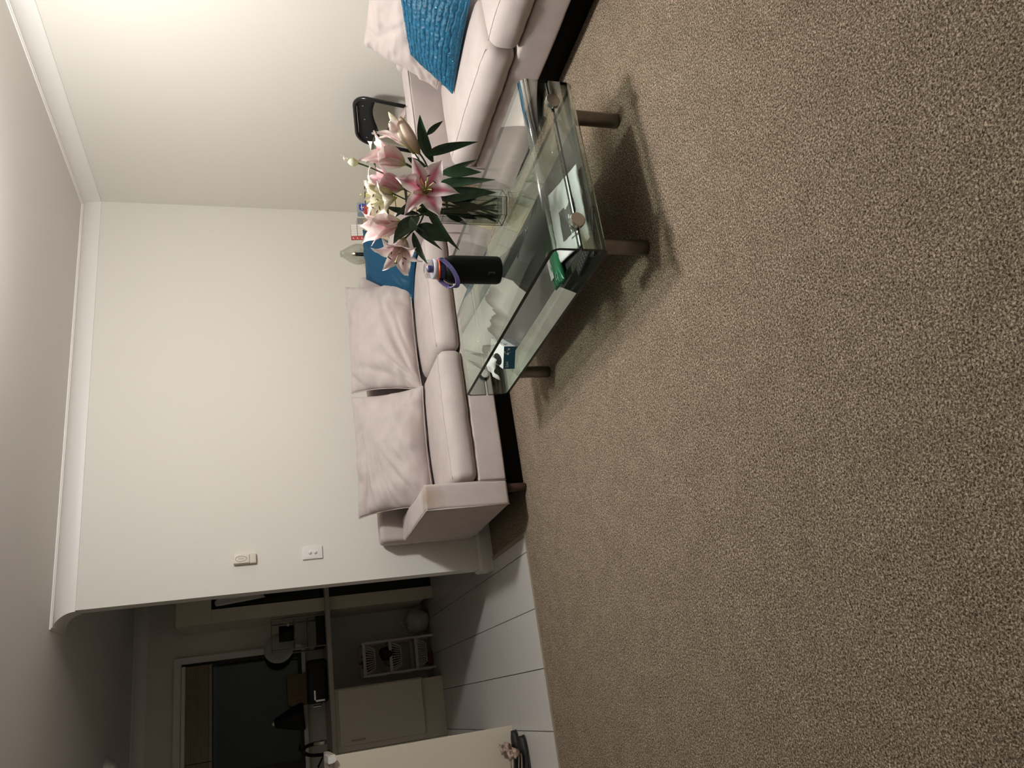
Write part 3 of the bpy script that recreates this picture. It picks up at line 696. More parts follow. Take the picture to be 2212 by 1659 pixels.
for A, B, W in [((-1.429, -2.386, 0.729), (-1.419, -2.468, 0.546), 0.036), ((-1.359, -2.413, 0.723), (-1.314, -2.446, 0.663), 0.022), ((-1.448, -2.372, 0.702), (-1.315, -2.469, 0.755), 0.044),
                ((-1.484, -2.346, 0.666), (-1.452, -2.407, 0.539), 0.030), ((-1.433, -2.322, 0.803), (-1.399, -2.309, 0.862), 0.030), ((-1.444, -2.338, 0.722), (-1.408, -2.340, 0.790), 0.030), ((-1.512, -2.300, 0.741), (-1.482, -2.323, 0.819), 0.034)]:
    leaf(t2, A, B, W, seed=hash(A) % 89, arch=0.1)
# tallest stem at the back
t3 = Thing('lily_stem', 'tallest lily stem with small green bud above cream and pink blooms', 'flower', STEMS['S3'][0], LG)
for k in ('S3', 'S3b', 'S3c', 'S3d', 'S3w', 'S3v'): stem(t3, k, 0.0028 if k in ('S3b', 'S3c', 'S3d') else 0.0044)
leaf(t3, (-1.563, -2.238, 0.60), (-1.604, -2.243, 0.52), 0.03, seed=8, arch=0.0)
flower(t3, (-1.483, -2.248, 0.802), (0.14, -0.30, 0.94), 0.135, 0.074, 0.30, 0.75, MIDP, ph0=0.5, seed=23, stam=False, ex=3.0)
flower(t3, (-1.530, -2.270, 0.850), (0.05, 0.15, 0.97), 0.150, 0.050, 0.28, 2.1, WHT, ph0=0.9, seed=29)
flower(t3, (-1.545, -2.272, 0.838), (-0.42, -0.12, 0.88), 0.135, 0.042, 0.30, 2.0, WHT, ph0=0.2, seed=43)
bud(t3, (-1.541, -2.300, 0.852), (0.152, -0.111, 0.982), 0.092, 0.030, ((0.78, 0.72, 0.48), (0.50, 0.46, 0.14), (0.34, 0.36, 0.08)))
bud(t3, (-1.421, -2.306, 0.970), (0.185, -0.135, 0.973), 0.042, 0.032, ((0.82, 0.82, 0.66), (0.66, 0.70, 0.30), (0.55, 0.62, 0.20)))
vf, C = petal(0.044, 0.018, 0.1, 1.0, 0.2, (-1.418, -2.306, 0.998), (0.25, -0.1, 0.95), WHT, 5); t3.part('petal', vf, PETAL, smooth=True, cols=C)
for A, B, W in [((-1.574, -2.218, 0.742), (-1.544, -2.215, 0.869), 0.026), ((-1.529, -2.252, 0.725), (-1.606, -2.232, 0.839), 0.026), ((-1.431, -2.298, 0.905), (-1.314, -2.384, 0.899), 0.018),
                ((-1.511, -2.265, 0.698), (-1.530, -2.263, 0.789), 0.040), ((-1.567, -2.236, 0.644), (-1.601, -2.199, 0.548), 0.030), ((-1.572, -2.257, 0.658), (-1.570, -2.233, 0.753), 0.050)]:
    leaf(t3, A, B, W, seed=hash(A) % 83, arch=0.12, m=LEAFL if W == 0.018 else LEAF)
# stem drooping towards the bottle
t4 = Thing('lily_stem', 'lily stem with pale trumpet blooms hanging over the black bottle', 'flower', STEMS['S4'][0], LG)
for k in ('S4', 'S4b', 'S4w'): stem(t4, k, 0.0034 if k == 'S4b' else 0.0046)
flower(t4, (-1.636, -2.247, 0.818), (-0.22, 0.05, 0.96), 0.162, 0.078, 0.27, 1.10, SOFTP, ph0=0.3, seed=31, stam=False, ex=3.0)
flower(t4, (-1.700, -2.235, 0.812), (-0.90, -0.12, 0.36), 0.155, 0.060, 0.28, 1.95, ((0.88, 0.79, 0.76), (0.72, 0.42, 0.48), (0.62, 0.64, 0.30)), ph0=0.55, seed=37, ex=1.9)
for A, B, W in [((-1.651, -2.249, 0.758), (-1.728, -2.267, 0.655), 0.060), ((-1.623, -2.269, 0.755), (-1.729, -2.241, 0.857), 0.058), ((-1.645, -2.240, 0.774), (-1.749, -2.239, 0.673), 0.030),
                ((-1.665, -2.226, 0.774), (-1.787, -2.199, 0.726), 0.028)]:
    leaf(t4, A, B, W, seed=hash(A) % 79, arch=0.05)
leaf(t4, (-1.680, -2.262, 0.770), (-1.640, -2.290, 0.790), 0.03, LEAFL, seed=4)

# ================================================================== BOTTLE
BC_ = Vector((-1.750, -2.105, ZT + 0.0005))
t = Thing('drink_bottle', 'matt black insulated drink bottle with violet strap on the glass table', 'bottle', BC_)
t.part('body', lathe([(0.0, 0.0), (0.046, 0.0), (0.053, 0.003), (0.056, 0.012), (0.056, 0.196), (0.053, 0.210), (0.046, 0.224), (0.040, 0.231), (0.0, 0.231)], BC_, seg=48, cap=False), BLACKMATT, smooth=True)
t.part('collar', lathe([(0.040, 0.226), (0.041, 0.229), (0.0405, 0.250), (0.0, 0.250)], BC_, seg=40, cap=False), NAVY, smooth=True)
t.part('seal_ring', lathe([(0.041, 0.2495), (0.0425, 0.251), (0.0425, 0.255), (0.040, 0.257), (0, 0.257)], BC_, seg=40, cap=False), ORANGE, smooth=True)
ld = t.part('lid', lathe([(0.039, 0.257), (0.039, 0.272), (0.037, 0.280), (0.035, 0.300), (0.026, 0.304), (0.0, 0.305)], BC_, seg=36, cap=False), CLEARLID, smooth=True)
t.part('lid_rim', lathe([(0.0385, 0.257), (0.0395, 0.259), (0.0395, 0.275), (0.0365, 0.276), (0.0365, 0.258)], BC_, seg=36, cap=False), mat('lid_rim_clear', (0.62, 0.62, 0.66), 0.15), ld, smooth=True)
t.part('spout', lathe([(0.014, 0.257), (0.014, 0.290), (0.010, 0.296), (0, 0.296)], BC_, seg=18, cap=False), NAVY, ld, smooth=True)
vw = Vector((-0.52, -0.853, 0)).normalized(); sd = Vector((-vw.y, vw.x, 0))   # strap hangs on the side towards the camera's left
sp = smooth_path([BC_ + sd * a + vw * b + Vector((0, 0, c)) for a, b, c in ((0.040, 0.016, 0.250), (0.034, 0.040, 0.240), (0.006, 0.064, 0.214), (-0.034, 0.066, 0.190), (-0.062, 0.046, 0.186), (-0.069, 0.018, 0.204), (-0.056, 0.008, 0.230), (-0.041, 0.006, 0.247))], 5)
SW = (vw * 0.45 + Vector((0, 0, -0.85))).normalized()
def ribbon(P, wdir, w, th):
    V, F = [], []; n = len(P)
    for i, p in enumerate(P):
        d = (P[min(i + 1, n - 1)] - P[max(i - 1, 0)]).normalized(); wd_ = (wdir - d * wdir.dot(d)).normalized(); nn = d.cross(wd_)
        for a_, b_ in ((-1, -1), (1, -1), (1, 1), (-1, 1)): V.append(p + wd_ * w / 2 * a_ + nn * th / 2 * b_)
    for i in range(n - 1):
        for k in range(4): F.append((i * 4 + k, i * 4 + (k + 1) % 4, i * 4 + 4 + (k + 1) % 4, i * 4 + 4 + k))
    F += [(3, 2, 1, 0), tuple(range(4 * n - 4, 4 * n))]; return V, F
st = t.part('carry_strap', ribbon(sp, SW, 0.017, 0.003), VIOLET, smooth=False)
t.part('strap_edge', tube([p - SW * 0.0085 for p in sp], 0.0017, 6), LILAC, st, smooth=True)
for s in (-1, 1): t.part('strap_button', lathe([(0.0, 0), (0.009, 0.001), (0.009, 0.005), (0, 0.006)], BC_ + sd * s * 0.039 + vw * 0.012 + Vector((0, 0, 0.241)), sd * s, 16, False), BLACKP, smooth=True)
lg = Vector((-0.68, -0.735, 0)).normalized(); lx = Vector((-lg.y, lg.x, 0)); LGM = mat('bottle_print', (0.075, 0.075, 0.07), 0.4)
pc = BC_ + lg * 0.0563 + Vector((0, 0, 0.048))
def mark(c, w, h): return [c + lx * a * w + Vector((0, 0, b * h)) + lg * o_ for o_ in (0, 0.0003) for a, b in ((-.5, -.5), (.5, -.5), (.5, .5), (-.5, .5))], box((0, 0, 0), (1, 1, 1))[1]
t.part('printed_mark', join(mark(pc + lx * 0.003, 0.005, 0.024), mark(pc + lx * 0.0 + Vector((0, 0, 0.011)), 0.013, 0.004), mark(pc + lx * 0.002 + Vector((0, 0, -0.011)), 0.011, 0.003)), LGM)

# ================================================================== THINGS ON THE TABLE SHELF
# tissue box
B0 = Vector((-1.940, -1.552, ZS + 0.0005)); ex = Vector((0.083, -0.060, 0)).normalized(); ey = Vector((-ex.y, ex.x, 0)); TW, TD, TH = 0.106, 0.215, 0.056
MT = Matrix.Translation(B0) @ Matrix(((ex.x, ey.x, 0, 0), (ex.y, ey.y, 0, 0), (0, 0, 1, 0), (0, 0, 0, 1)))
t = Thing('tissue_box', 'teal and white tissue box with tissues pulled out on the glass shelf', 'box', B0)
bx = t.part('carton', xf(box((0, 0, 0), (TW, TD, TH)), MT), [WHITEB, TEALBOX], mi=[0, 0, 1, 0, 0, 1])
RZ = Matrix.Rotation(PI / 2, 4, 'X')
MR = Matrix(((ex.x, ey.x, 0, 0), (ex.y, ey.y, 0, 0), (0, 0, 1, 0), (0, 0, 0, 1)))
text('Livi', 0.019, MR @ Matrix.Translation((0.021, -0.0006, TH - 0.018)) @ RZ, WHITEP, bx)
def disc(c, r): return lathe([(r, 0), (r * 0.95, 0.0005), (0, 0.0006)], MT @ Vector((c[0], 0, c[1])), -ey, 14, False)
t.part('printed_flowers', join(disc((0.093, 0.032), 0.0055), disc((0.071, 0.036), 0.0055), disc((0.080, 0.052), 0.0036), disc((0.073, 0.047), 0.0028)), PALEPINK, bx)
t.part('printed_ring', tube([MT @ Vector((0.085 + 0.010 * math.cos(a), -0.0005, 0.031 + 0.008 * math.sin(a))) for a in [k * 2 * PI / 18 for k in range(14)]], 0.0005, 4), PALEPINK, bx)
ink = []
for k, (u, v, w_, h_) in enumerate([(0.03, 0.036, 0.020, 0.004), (0.045, 0.030, 0.005, 0.014), (0.056, 0.030, 0.024, 0.004), (0.060, 0.020, 0.016, 0.004), (0.10, 0.034, 0.018, 0.005)]):
    ink.append(xf(box((TW, u, v), (TW + 0.0005, u + w_, v + h_)), MT))
t.part('blue_print', join(*ink), INK, bx)
t.part('slot', xf(prism([(0.03 + 0.026 * math.cos(a), TD / 2 - 0.02 + 0.062 * math.sin(a)) for a in [k * 2 * PI / 20 for k in range(20)]], TH, TH + 0.0005), MT), BLACKP, bx)
V, F = [], []; n = 14
for i in range(n + 1):
    for j in range(n + 1):
        u, v = i / n, j / n
        p = Vector((-0.045 + 0.10 * u - 0.02 * (1 - v), TD / 2 - 0.055 + 0.115 * v, TH + 0.006 + 0.046 * math.sin(PI * (0.15 + 0.6 * u)) * (0.4 + 0.6 * math.sin(PI * v)) - 0.020 * (1 - u) ** 2))
        p += Vector((0.012 * noise.noise(Vector((u * 4, v * 4, 1))), 0.010 * noise.noise(Vector((u * 4, v * 4, 7))), 0.016 * noise.noise(Vector((u * 3.5, v * 5, 4)))))
        p.z = max(p.z, TH + 0.002 if p.x > 0 else 0.030)
        V.append(MT @ p)
for i in range(n):
    for j in range(n): a = i * (n + 1) + j; F.append((a, a + 1, a + n + 2, a + n + 1))
o = t.part('tissue', (V, F), TISSUE, smooth=True); m_ = o.modifiers.new('s', 'SOLIDIFY'); m_.thickness = 0.0008

# white packet
def packet(C, T, n, seed, wr, z0):
    V, F = pillow(*[Vector((x, y, z0 + T * 0.5 + 0.001)) for x, y in C], T, n=n, seed=seed, wr=wr, pinch=0.02, expo=0.4)
    V = [Vector((v.x, v.y, max(z0, v.z))) for v in V]; return V, F
PK = [(-1.900, -2.575), (-1.590, -2.590), (-1.520, -2.300), (-1.830, -2.285)]
t = Thing('paper_packet', 'white paper packet with dark square print on the glass shelf', 'packet', (-1.71, -2.44, ZS))
pk = t.part('wrapper', packet(PK, 0.026, 30, 3, 0.004, ZS + 0.0005), WHITEB, smooth=True)
def onpk(u, v, z): 
    a = Vector(PK[0]).lerp(Vector(PK[1]), u); b = Vector(PK[3]).lerp(Vector(PK[2]), u); p = a.lerp(b, v); return Vector((p.x, p.y, z))
zt = ZS + 0.0275
def quad(u0, v0, u1, v1, z=zt, th=0.0006): 
    c = [onpk(u0, v0, z), onpk(u1, v0, z), onpk(u1, v1, z), onpk(u0, v1, z)]; return c + [p + Vector((0, 0, th)) for p in c], box((0, 0, 0), (1, 1, 1))[1]
t.part('printed_square', quad(0.20, 0.30, 0.60, 0.66), GREYINK, pk)
t.part('printed_line', join(quad(0.14, 0.17, 0.62, 0.185), quad(0.14, 0.17, 0.155, 0.40)), GREYINK, pk)
# green packet beside it
GP = [(-1.925, -2.300), (-1.840, -2.272), (-1.610, -2.195), (-1.700, -2.165)]
GPc = [(-1.912, -2.315), (-1.640, -2.285), (-1.640, -2.185), (-1.905, -2.215)]
t = Thing('snack_packet', 'shiny green packet with white label beside the white packet', 'packet', (-1.775, -2.25, ZS))
pk = t.part('wrapper', packet(GPc, 0.034, 24, 9, 0.004, ZS + 0.0005), GREENP, smooth=True)
PK = GPc; zt = ZS + 0.0365
t.part('white_label', quad(0.14, 0.52, 0.62, 0.82, ZS + 0.0352), WHITEB, pk)
t.part('printed_frame', join(quad(0.07, 0.20, 0.17, 0.212, ZS + 0.0335), quad(0.07, 0.40, 0.17, 0.412, ZS + 0.0335), quad(0.07, 0.20, 0.075, 0.41, ZS + 0.0335), quad(0.165, 0.20, 0.17, 0.41, ZS + 0.0335)), WHITEP, pk)
# remotes
def remote(label, a, b, w=0.046, h=0.020, z0=None):
    a, b = Vector(a), Vector(b); c = (a + b) / 2; d = (b - a); ang = math.atan2(d.y, d.x); z0 = z0 if z0 is not None else ZS + 0.0005
    M_ = Matrix.Translation((c.x, c.y, z0)) @ Matrix.Rotation(ang, 4, 'Z')
    t = Thing('remote_control', label, 'remote', (c.x, c.y, z0), 'black remotes on the shelf')
    bd = t.part('body', xf(rbox((0, 0, h / 2), (d.length / 2, w / 2, h / 2), 0.008, (6, 4, 2)), M_), BLACKP, smooth=True)
    for i in range(5):
        for j in range(3): t.part('button', xf(lathe([(0.004, 0), (0.0035, 0.0016), (0, 0.0018)], (-d.length / 2 + 0.03 + i * 0.018, -0.011 + j * 0.011, h - 0.0002), seg=8, cap=False), M_), GREYINK, bd)
remote('black remote control beside the white packet', (-1.952, -2.430), (-1.918, -2.585))
remote('dark remote control at the near corner of the glass shelf', (-1.962, -2.555), (-1.80, -2.620), w=0.040, h=0.014)

# ================================================================== FOLDING CHAIR
up = Vector((0.26, 0.09, 0.96)).normalized(); TRc, TLc = Vector((-0.105, -1.252, 0.805)), Vector((-0.115, -0.895, 0.750))
wv = (TRc - TLc).normalized(); up = (up - wv * up.dot(wv) * 0.4).normalized()
W_ = (TRc - TLc).length; hR = TRc.z / up.z; hL = TLc.z / up.z
def CP(u, v): return TLc + wv * u * W_ - up * v     # u across, v down the frame
t = Thing('folding_chair', 'black metal folding chair leaning by the right wall behind the sofa arm', 'chair', (-0.31, -1.14, 0))
rc = 0.075
arc = [CP(0, 0) - up * hL * 0.985, CP(0, rc)] + [CP(0, 0) + wv * (rc - rc * math.cos(a)) - up * (rc - rc * math.sin(a)) for a in [PI / 2 * i / 6 for i in range(1, 7)]]
arc += [CP(1, 0) - wv * (rc - rc * math.sin(a)) - up * (rc - rc * math.cos(a)) for a in [PI / 2 * i / 6 for i in range(0, 7)]] + [CP(1, 0) - up * hR * 0.985]
t.part('tube_frame', tube(arc, 0.0115, 10), BLACKM, smooth=True)
nv = wv.cross(up).normalized()
if nv.x > 0: nv = -nv
V, F = [], []; n = 20
for side in (0, 1):
    for i in range(n + 1):
        u = 0.02 + 0.96 * i / n; a = abs(u - 0.5) * 2; topv = 0.012 + 0.055 * max(0, a - 0.72) ** 1.6 * 6; bot = 0.118 + 0.016 * math.sin(u * 2 * PI + 0.4)
        for j in range(5):
            v = topv + (bot - topv) * j / 4; V.append(CP(u, v) + nv * (0.004 - 0.018 * (1 - a * a) * 0.5 - side * 0.006))
m5 = 5
for s in (0, 1):
    o_ = s * (n + 1) * m5
    for i in range(n):
        for j in range(4):
            q = (o_ + i * m5 + j, o_ + i * m5 + j + 1, o_ + (i + 1) * m5 + j + 1, o_ + (i + 1) * m5 + j); F.append(q if s else q[::-1])
for i in range(n): 
    for j in (0, 4): F.append((i * m5 + j, (i + 1) * m5 + j, (n + 1) * m5 + (i + 1) * m5 + j, (n + 1) * m5 + i * m5 + j))
bp = t.part('back_panel', (V, F), BLACKP, smooth=True)
for u, v in ((0.16, 0.05), (0.45, 0.055), (0.86, 0.06), (0.86, 0.10)): t.part('rivet', lathe([(0.0, 0), (0.005, 0.001), (0.004, 0.003), (0, 0.0035)], CP(1 - u, v) + nv * 0.003, nv, 10, False), CHROME, bp, smooth=True)
t.part('seat', xf(rbox((0, 0, 0), (0.165, 0.19, 0.009), 0.008, (4, 4, 1)), Matrix.Translation(CP(0.5, 0.55) + nv * 0.035) @ Matrix(((wv.x, up.x, nv.x, 0), (wv.y, up.y, nv.y, 0), (wv.z, up.z, nv.z, 0), (0, 0, 0, 1)))), BLACKP, smooth=True)
for u, hh in ((0.10, hL), (0.90, hR)): t.part('rear_leg', tube([CP(u, 0.36) + nv * 0.014, CP(u, hh * 0.955) + nv * 0.045], 0.010, 8), BLACKM, smooth=True)
t.part('crossbar', tube([CP(0.02, 0.66), CP(0.98, 0.66)], 0.008, 8), BLACKM, smooth=True)

# ================================================================== CORNER CHEST AND WHAT STANDS ON IT
CX0, CX1, CY0, CY1, CZ = -0.600, -0.030, -0.445, -0.050, 0.628
t = Thing('chest_of_drawers', 'cream chest of drawers filling the corner between the two sofas', 'chest', ((CX0 + CX1) / 2, (CY0 + CY1) / 2, 0))
t.part('carcass', box((CX0, CY0 + 0.018, 0.0), (CX1, CY1, CZ - 0.022)), CREAM, bevel=0.002)
t.part('top', box((CX0 - 0.004, CY0 - 0.008, CZ - 0.022), (CX1 + 0.004, CY1 + 0.003, CZ)), CREAM, bevel=0.003)
zz = [0.055, 0.192, 0.328, 0.465, 0.600]
for k in range(4):
    z0, z1 = zz[k], zz[k + 1]; zm = z0 + (z1 - z0) * 0.36
    d = t.part('drawer', join(box((CX0 + 0.004, CY0, z0 + 0.003), (CX1 - 0.004, CY0 + 0.016, zm - 0.0)), box((CX0 + 0.004, CY0, zm + 0.020), (CX1 - 0.004, CY0 + 0.016, z1 - 0.003))), CREAM, bevel=0.0015)
    t.part('finger_groove', box((CX0 + 0.004, CY0 + 0.010, zm), (CX1 - 0.004, CY0 + 0.017, zm + 0.020)), DARKGAP, d)  # dark strip: shade of the recess put into the colour
# oak box under the calendar
t = Thing('wooden_box', 'pale oak box on the corner chest under the desk calendar', 'box', (-0.36, -0.27, CZ))
t.part('body', box((-0.425, -0.34, CZ + 0.0005), (-0.300, -0.20, CZ + 0.030)), OAK, bevel=0.002); t.part('lid', box((-0.428, -0.343, CZ + 0.030), (-0.297, -0.197, CZ + 0.040)), OAK, bevel=0.002)
# desk calendar
c0 = Vector((-0.425, -0.295, CZ + 0.0408)); MC = Matrix.Translation(c0) @ Matrix.Rotation(-0.10, 4, 'Z') @ Matrix.Rotation(-0.12, 4, 'X')
t = Thing('desk_calendar', 'small white desk calendar with red side strip on the oak box', 'calendar', c0)
cd = t.part('card', xf(box((0, 0, 0), (0.115, 0.004, 0.086)), MC), mat('calendar_ink', (0.16, 0.13, 0.13), 0.6))
t.part('red_strip', xf(box((0, -0.0008, 0), (0.028, 0.0, 0.086)), MC), RED, cd)
for i in range(5):
    for j in range(2): t.part('day_cell', xf(box((0.0295 + i * 0.0172, -0.0012, 0.002 + j * 0.043), (0.0295 + i * 0.0172 + 0.0158, 0, 0.041 + j * 0.043)), MC), WHITEP, cd)
for z in (0.014, 0.043, 0.070):
    t.part('white_mark', xf(join(box((0.008, -0.0014, z - 0.006), (0.011, -0.0008, z + 0.006)), box((0.011, -0.0014, z + 0.002), (0.020, -0.0008, z + 0.005))), MC), WHITEP, cd)
# blue tin
MT2 = Matrix.Translation((-0.232, -0.33, CZ + 0.0005)) @ Matrix.Rotation(0.10, 4, 'Z') @ Matrix.Diagonal((0.86, 0.86, 0.86, 1))
t = Thing('tin', 'blue printed tin on the corner chest behind the lilies', 'tin', (-0.20, -0.30, CZ))
bd = t.part('body', xf(box((0, 0, 0), (0.100, 0.055, 0.085)), MT2), mat('tin_grey_blue', (0.30, 0.36, 0.45), 0.35), bevel=0.003)
t.part('printed_oval', xf(lathe([(0.036, 0), (0.0355, 0.0008), (0, 0.001)], (0.050, -0.0002, 0.044), (0, -1, 0), 24, False), MT2), BLUE, bd, smooth=False)
t.part('printed_stripe', xf(join(box((0.022, -0.002, 0.050), (0.078, -0.0008, 0.056)), box((0.044, -0.002, 0.026), (0.052, -0.0008, 0.062))), MT2), WHITEP, bd)
t.part('printed_band', xf(box((0.0, -0.0012, 0.074), (0.100, -0.0002, 0.082)), MT2), GREYCARD, bd)
t.part('orange_print', xf(box((0.030, -0.0022, 0.030), (0.072, -0.0009, 0.037)), MT2), ORANGEP, bd)
# red carton, grey carton, white carton
MT3 = Matrix.Translation((-0.292, -0.405, CZ + 0.0005)) @ Matrix.Rotation(-0.08, 4, 'Z')
t = Thing('carton', 'small red carton between the blue tin and the oak box', 'box', (-0.29, -0.33, CZ))
bd = t.part('body', xf(box((0, 0, 0), (0.055, 0.04, 0.040)), MT3), RED, bevel=0.0015); t.part('white_panel', xf(box((0.006, -0.0008, 0.004), (0.030, 0, 0.022)), MT3), WHITEP, bd); t.part('orange_panel', xf(box((0.034, -0.0008, 0.010), (0.050, 0, 0.034)), MT3), ORANGEP, bd)
t = Thing('carton', 'grey upright carton standing behind the small red carton', 'box', (-0.29, -0.23, CZ))
bd = t.part('body', box((-0.285, -0.255, CZ + 0.0005), (-0.225, -0.205, CZ + 0.075)), GREYCARD, bevel=0.0015); t.part('printed_lines', join(*[box((-0.278, -0.2556, CZ + 0.04 + 0.012 * k), (-0.232, -0.2548, CZ + 0.043 + 0.012 * k)) for k in range(3)]), GREYINK, bd)
# hurricane lamp
HL = Vector((-0.508, -0.245, CZ + 0.0005))
t = Thing('hurricane_lamp', 'clear glass hurricane lamp with black candle tube beside the desk calendar', 'lamp', HL)
t.part('base', lathe([(0, 0), (0.040, 0), (0.040, 0.006), (0.016, 0.014), (0.014, 0.022), (0, 0.022)], HL, seg=24, cap=False), BRASS, smooth=True)
t.part('candle_tube', lathe([(0.0125, 0.022), (0.0125, 0.100), (0, 0.100)], HL, seg=18, cap=False), BLACKP, smooth=True)
t.part('brass_collar', lathe([(0.0125, 0.100), (0.0135, 0.102), (0.0125, 0.122), (0, 0.122)], HL, seg=18, cap=False), BRASS, smooth=True)
PR = [(0.050, 0.016), (0.062, 0.040), (0.070, 0.075), (0.069, 0.100), (0.058, 0.130), (0.042, 0.158), (0.029, 0.178), (0.023, 0.192), (0.022, 0.200)]
pr2 = [(a.x, a.y) for a in smooth_path([Vector((r, z, 0)) for r, z in PR], 4)]
t.part('glass_chimney', lathe(pr2 + [(r - 0.0025, z) for r, z in pr2[::-1]], HL, seg=36, cap=False), LAMPGLASS, smooth=True)
# ================================================================== WALL FITTINGS
t = Thing('air_conditioner_remote', 'cream remote control in a holder high on the wall end', 'remote', (-2.412, 0, 1.40))
hd = t.part('holder', rbox((-2.410, -0.011, 1.458), (0.029, 0.011, 0.062), 0.006, (3, 2, 4)), mat('aged_plastic', (0.72, 0.67, 0.57), 0.4), smooth=True)
t.part('remote_body', rbox((-2.410, -0.021, 1.475), (0.026, 0.007, 0.044), 0.005, (3, 2, 4)), mat('aged_plastic_face', (0.74, 0.69, 0.60), 0.4), smooth=True)
t.part('oval_emblem', tube([(-2.410 + 0.015 * math.cos(a), -0.0283, 1.478 + 0.030 * math.sin(a)) for a in [k * PI / 12 for k in range(24)]], 0.0016, 5, closed=True), mat('emblem_grey', (0.40, 0.37, 0.31), 0.5), hd)
text('ASA', 0.017, Matrix.Translation(Vector((-2.410, -0.0285, 1.479)) - t.L) @ Matrix.Rotation(PI / 2, 4, 'X') @ Matrix.Rotation(-PI / 2, 4, 'Z'), MATS['emblem_grey'], hd)
t = Thing('light_switch', 'white double light switch plate on the wall end', 'switch', (-2.408, 0, 1.03))
pl_ = t.part('plate', rbox((-2.408, -0.005, 1.084), (0.037, 0.005, 0.057), 0.003, (3, 1, 4)), WHITEP, smooth=True)
t.part('inset', box((-2.436, -0.0108, 1.047), (-2.380, -0.0098, 1.121)), WHITEP, pl_, bevel=0.0004)
for z in (1.098, 1.068): t.part('button', lathe([(0.0, 0), (0.0095, 0.0005), (0.0085, 0.006), (0, 0.007)], (-2.408, -0.0105, z), (0, -1, 0), 18, False), WHITEP, pl_, smooth=True)

# ================================================================== KITCHEN
BZ0, BZ1 = 0.868, 0.905
BENCH = mat('bench_laminate', (0.46, 0.42, 0.37), 0.4)
single('worktop', 'long pale kitchen worktop under the window', 'worktop', (-3.4, 2.27, BZ0), box((-5.2, 1.93, BZ0), (-1.76, Y_K - 0.002, BZ1)), BENCH, bevel=0.006)
t = Thing('base_cabinet', 'cream base cabinet with one door beside the vegetable rack', 'cabinet', (-3.34, 2.28, 0))
t.part('carcass', box((-3.575, 1.965, 0.17), (-3.118, Y_K - 0.01, BZ0 - 0.001)), KPAINT); t.part('kickboard', box((-3.575, 1.985, 0.0), (-3.128, 2.005, 0.17)), KPAINT)
d = t.part('door', box((-3.535, 1.945, 0.180), (-3.128, 1.964, 0.842)), KPAINT, bevel=0.003)
t.part('handle', tube([(-3.503, 1.946, 0.655), (-3.503, 1.930, 0.66), (-3.503, 1.930, 0.75), (-3.503, 1.946, 0.755)], 0.006, 6), mat('handle_cream', (0.42, 0.37, 0.29), 0.4), d)
t = Thing('base_cabinet', 'cream base cabinet partly hidden behind the lit peninsula panel', 'cabinet', (-3.95, 2.28, 0))
t.part('carcass', box((-4.5, 1.965, 0.17), (-3.578, Y_K - 0.01, BZ0 - 0.001)), KPAINT); t.part('kickboard', box((-4.5, 1.985, 0.0), (-3.578, 2.005, 0.17)), KPAINT)
for x0, x1 in ((-3.99, -3.583), (-4.40, -4.00)): t.part('door', box((x0, 1.945, 0.180), (x1, 1.964, 0.842)), KPAINT, bevel=0.003)
# tall end panel
t = Thing('tall_cabinet', 'tall narrow cream kitchen cabinet end rising past the worktop', 'cabinet', (-2.40, 2.3, 0))
t.part('side_panel', join(box((-2.497, 2.03, 0.075), (-2.392, Y_K - 0.01, 1.775)), box((-2.497, 2.03, 1.775), (-1.76, Y_K - 0.01, 2.035))), KPAINT, bevel=0.002); t.part('kickboard', box((-2.492, 2.038, 0), (-2.392, 2.06, 0.075)), KPAINT)
DK = mat('dark_appliance', (0.012, 0.011, 0.010), 0.3)
t = Thing('oven_tower', 'black oven tower in the dark behind the wall end', 'oven', (-2.03, 2.3, 0))
t.part('lower_body', box((-2.389, 2.06, 0.0), (-1.76, Y_K - 0.01, 0.86)), DK); bd = t.part('upper_body', box((-2.389, 2.07, 0.915), (-1.76, Y_K - 0.01, 1.77)), DK, bevel=0.02)
t.part('rail', tube([(-2.37, 2.035, 1.715), (-1.80, 2.035, 1.715)], 0.009, 8), CHROME, bd)
t.part('door_glass', box((-2.35, 2.058, 1.0), (-1.80, 2.069, 1.62)), BLACKM, bd)
# towel
V, F = [], []; n, m = 14, 6
for i in range(n + 1):
    for j in range(m + 1):
        s, q = i / n, j / m; x = -2.372 + 0.085 * q + 0.03 * (s ** 1.2); z = 1.735 - 0.37 * s
        V.append(Vector((x, 2.018 - 0.006 * math.sin(q * 9 + s * 2), z + 0.015 * math.sin(q * 5))))
for i in range(n):
    for j in range(m): a = i * (m + 1) + j; F.append((a, a + 1, a + m + 2, a + m + 1))
o = single('tea_towel', 'white tea towel hanging on the black oven rail', 'towel', (-2.29, 2.01, 1.36), (V, F), mat('towel_white', (0.72, 0.68, 0.66), 0.9, bump=0.3, bscale=120), smooth=True); m_ = o.modifiers.new('s', 'SOLIDIFY'); m_.thickness = 0.004
# window blind
t = Thing('pleated_blind', 'beige pleated blind pulled up at the top of the kitchen window', 'blind', (-3.4, 2.585, 1.81))
BL = mat('blind_fabric', (0.40, 0.345, 0.25), 0.8)
t.part('head_rail', box((-4.6, 2.575, 2.012), (-2.755, 2.612, 2.040)), TRIM)
for x0, x1 in ((-3.497, -2.760), (-4.55, -3.503)):
    V, F = [], []; n = 22
    for i in range(n + 1):
        z = 2.010 - 0.185 * i / n; y = 2.588 + (0.007 if i % 2 else -0.007); V += [Vector((x0, y, z)), Vector((x1, y, z))]
    F = [(2 * i, 2 * i + 1, 2 * i + 3, 2 * i + 2) for i in range(n)]
    t.part('pleats', (V, F), BL); t.part('bottom_rail', box((x0, 2.573, 1.806), (x1, 2.603, 1.826)), mat('blind_rail', (0.30, 0.27, 0.22), 0.5))
